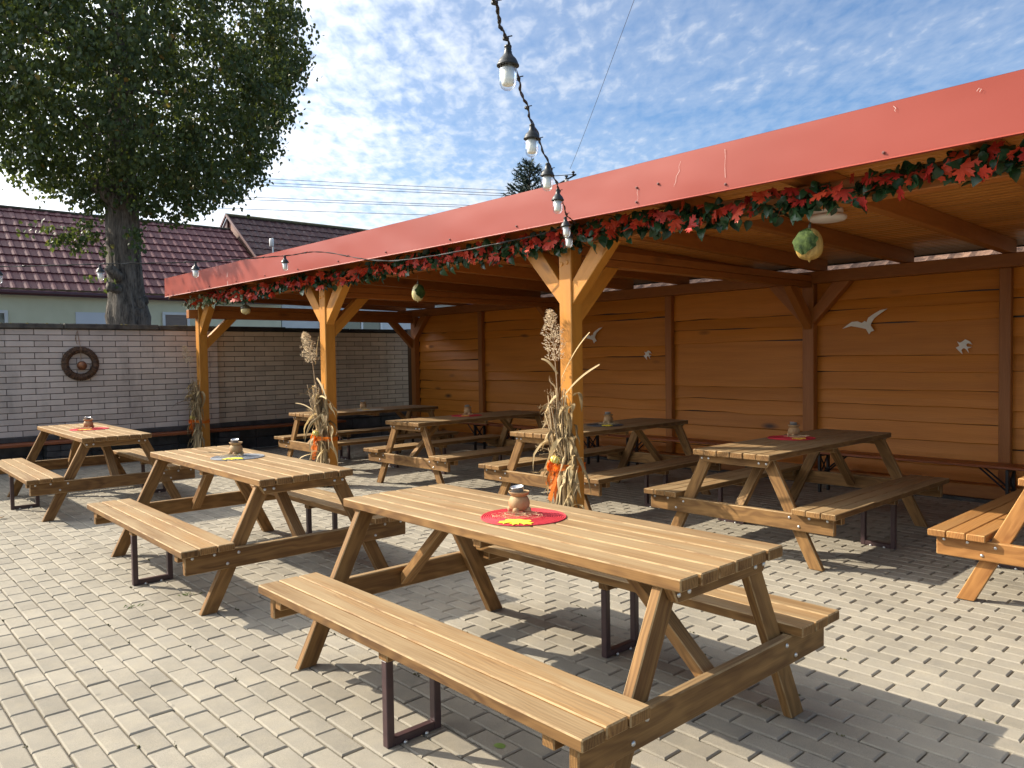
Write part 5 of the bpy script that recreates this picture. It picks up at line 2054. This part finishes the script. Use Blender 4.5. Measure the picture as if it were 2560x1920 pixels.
tag(mb.build('overhead_cable', M_wire), 'thin single cable rising steeply into the sky right of the bulbs', 'cable')

# ------------------------------------------------------------------ small things on the ground
M_fallen = mat_leaf('fallen_leaf_green', (0.22, 0.34, 0.08), (0.30, 0.42, 0.12), None, 0.2, 0.5)
M_fallenb = mat_leaf('fallen_leaf_brown', (0.16, 0.07, 0.025), (0.30, 0.16, 0.05), None, 0.1, 0.7)
mb = MB()
mb.leaf([(0, 0.62), (0.25, 0.5), (0.42, 0.22), (0.44, -0.1), (0.3, -0.4), (0, -0.5)], 0.042, Tm(-0.066, 2.872, 0.004) @ Rm(R(70), 'Z'), 0.08, 0.1)
tag(mb.build('fallen_leaf', M_fallen, None, smooth=True), 'single round green leaf on the pavers below the nearest bench', 'leaf', 'fallen leaves')
for (x, y, sc, lb) in ((-4.887, 7.354, 0.05, 'yellow brown leaf on the pavers at the left edge of the photo'), (-2.307, 6.774, 0.04, 'curled brown leaf on the pavers behind the mid-yard table'),
                       (0.953, 3.35, 0.04, 'curled brown leaf beside the right foot of the nearest table'), (-1.254, 5.58, 0.035, 'small brown leaf on the pavers near the second post')):
    mb = MB()
    mb.fanleaf(MAPLE if sc > 0.036 else IVY, sc, Tm(x, y, 0.008) @ Rm(random.uniform(0, 6), 'Z'), 0.5, -0.4)
    tag(mb.build('fallen_leaf', M_fallenb, None, smooth=True), lb, 'leaf', 'fallen leaves')
rd = random.Random(3)
mb = MB()
for k in range(230):           # moss sprigs and crumbs caught in the joints
    j = rd.randint(-60, 20)
    x = rd.uniform(-4, 4)
    y = j * 0.105 + 0.02 + 0.0525 + rd.gauss(0, 0.003)
    for q in range(rd.randint(2, 6)):
        s = rd.uniform(0.002, 0.006)
        p = LW(x + rd.gauss(0, 0.015), y + rd.gauss(0, 0.004), -0.002)
        mb.lathe([(s, -0.003), (s * 0.8, s * 0.5), (s * 0.2, s)], 5, Tm(*p))
tag(mb.build('joint_moss', surf('joint_moss', (0.05, 0.055, 0.02), (0.13, 0.11, 0.05), 40, 1.0, 0.3, rv=0.8)), 'moss and crumbs caught in the paver joints', 'moss', kind='stuff')
for (x, y, lb) in ((-2.061, 4.835, 'tiny green weed growing between pavers in front of the mid-yard table'), (-2.297, 4.612, 'tiny sparse weed between pavers nearer the left edge')):
    mb = MB()
    for k in range(15):
        a = rd.uniform(0, 6.28)
        p = Vector((x + rd.gauss(0, 0.03), y + rd.gauss(0, 0.02), 0))
        d = Vector((math.cos(a), math.sin(a), 0.8)).normalized()
        mb.ribbon([p, p + d * 0.012, p + d * 0.024 - Vector((0, 0, 0.004))], [0.003, 0.006, 0.001], (0, 0, 1))
    tag(mb.build('weed', mat_leaf('weed_leaf', (0.06, 0.10, 0.03), (0.12, 0.17, 0.05), None, 0.3, 0.6)), lb, 'weed', 'weeds in the paver joints')
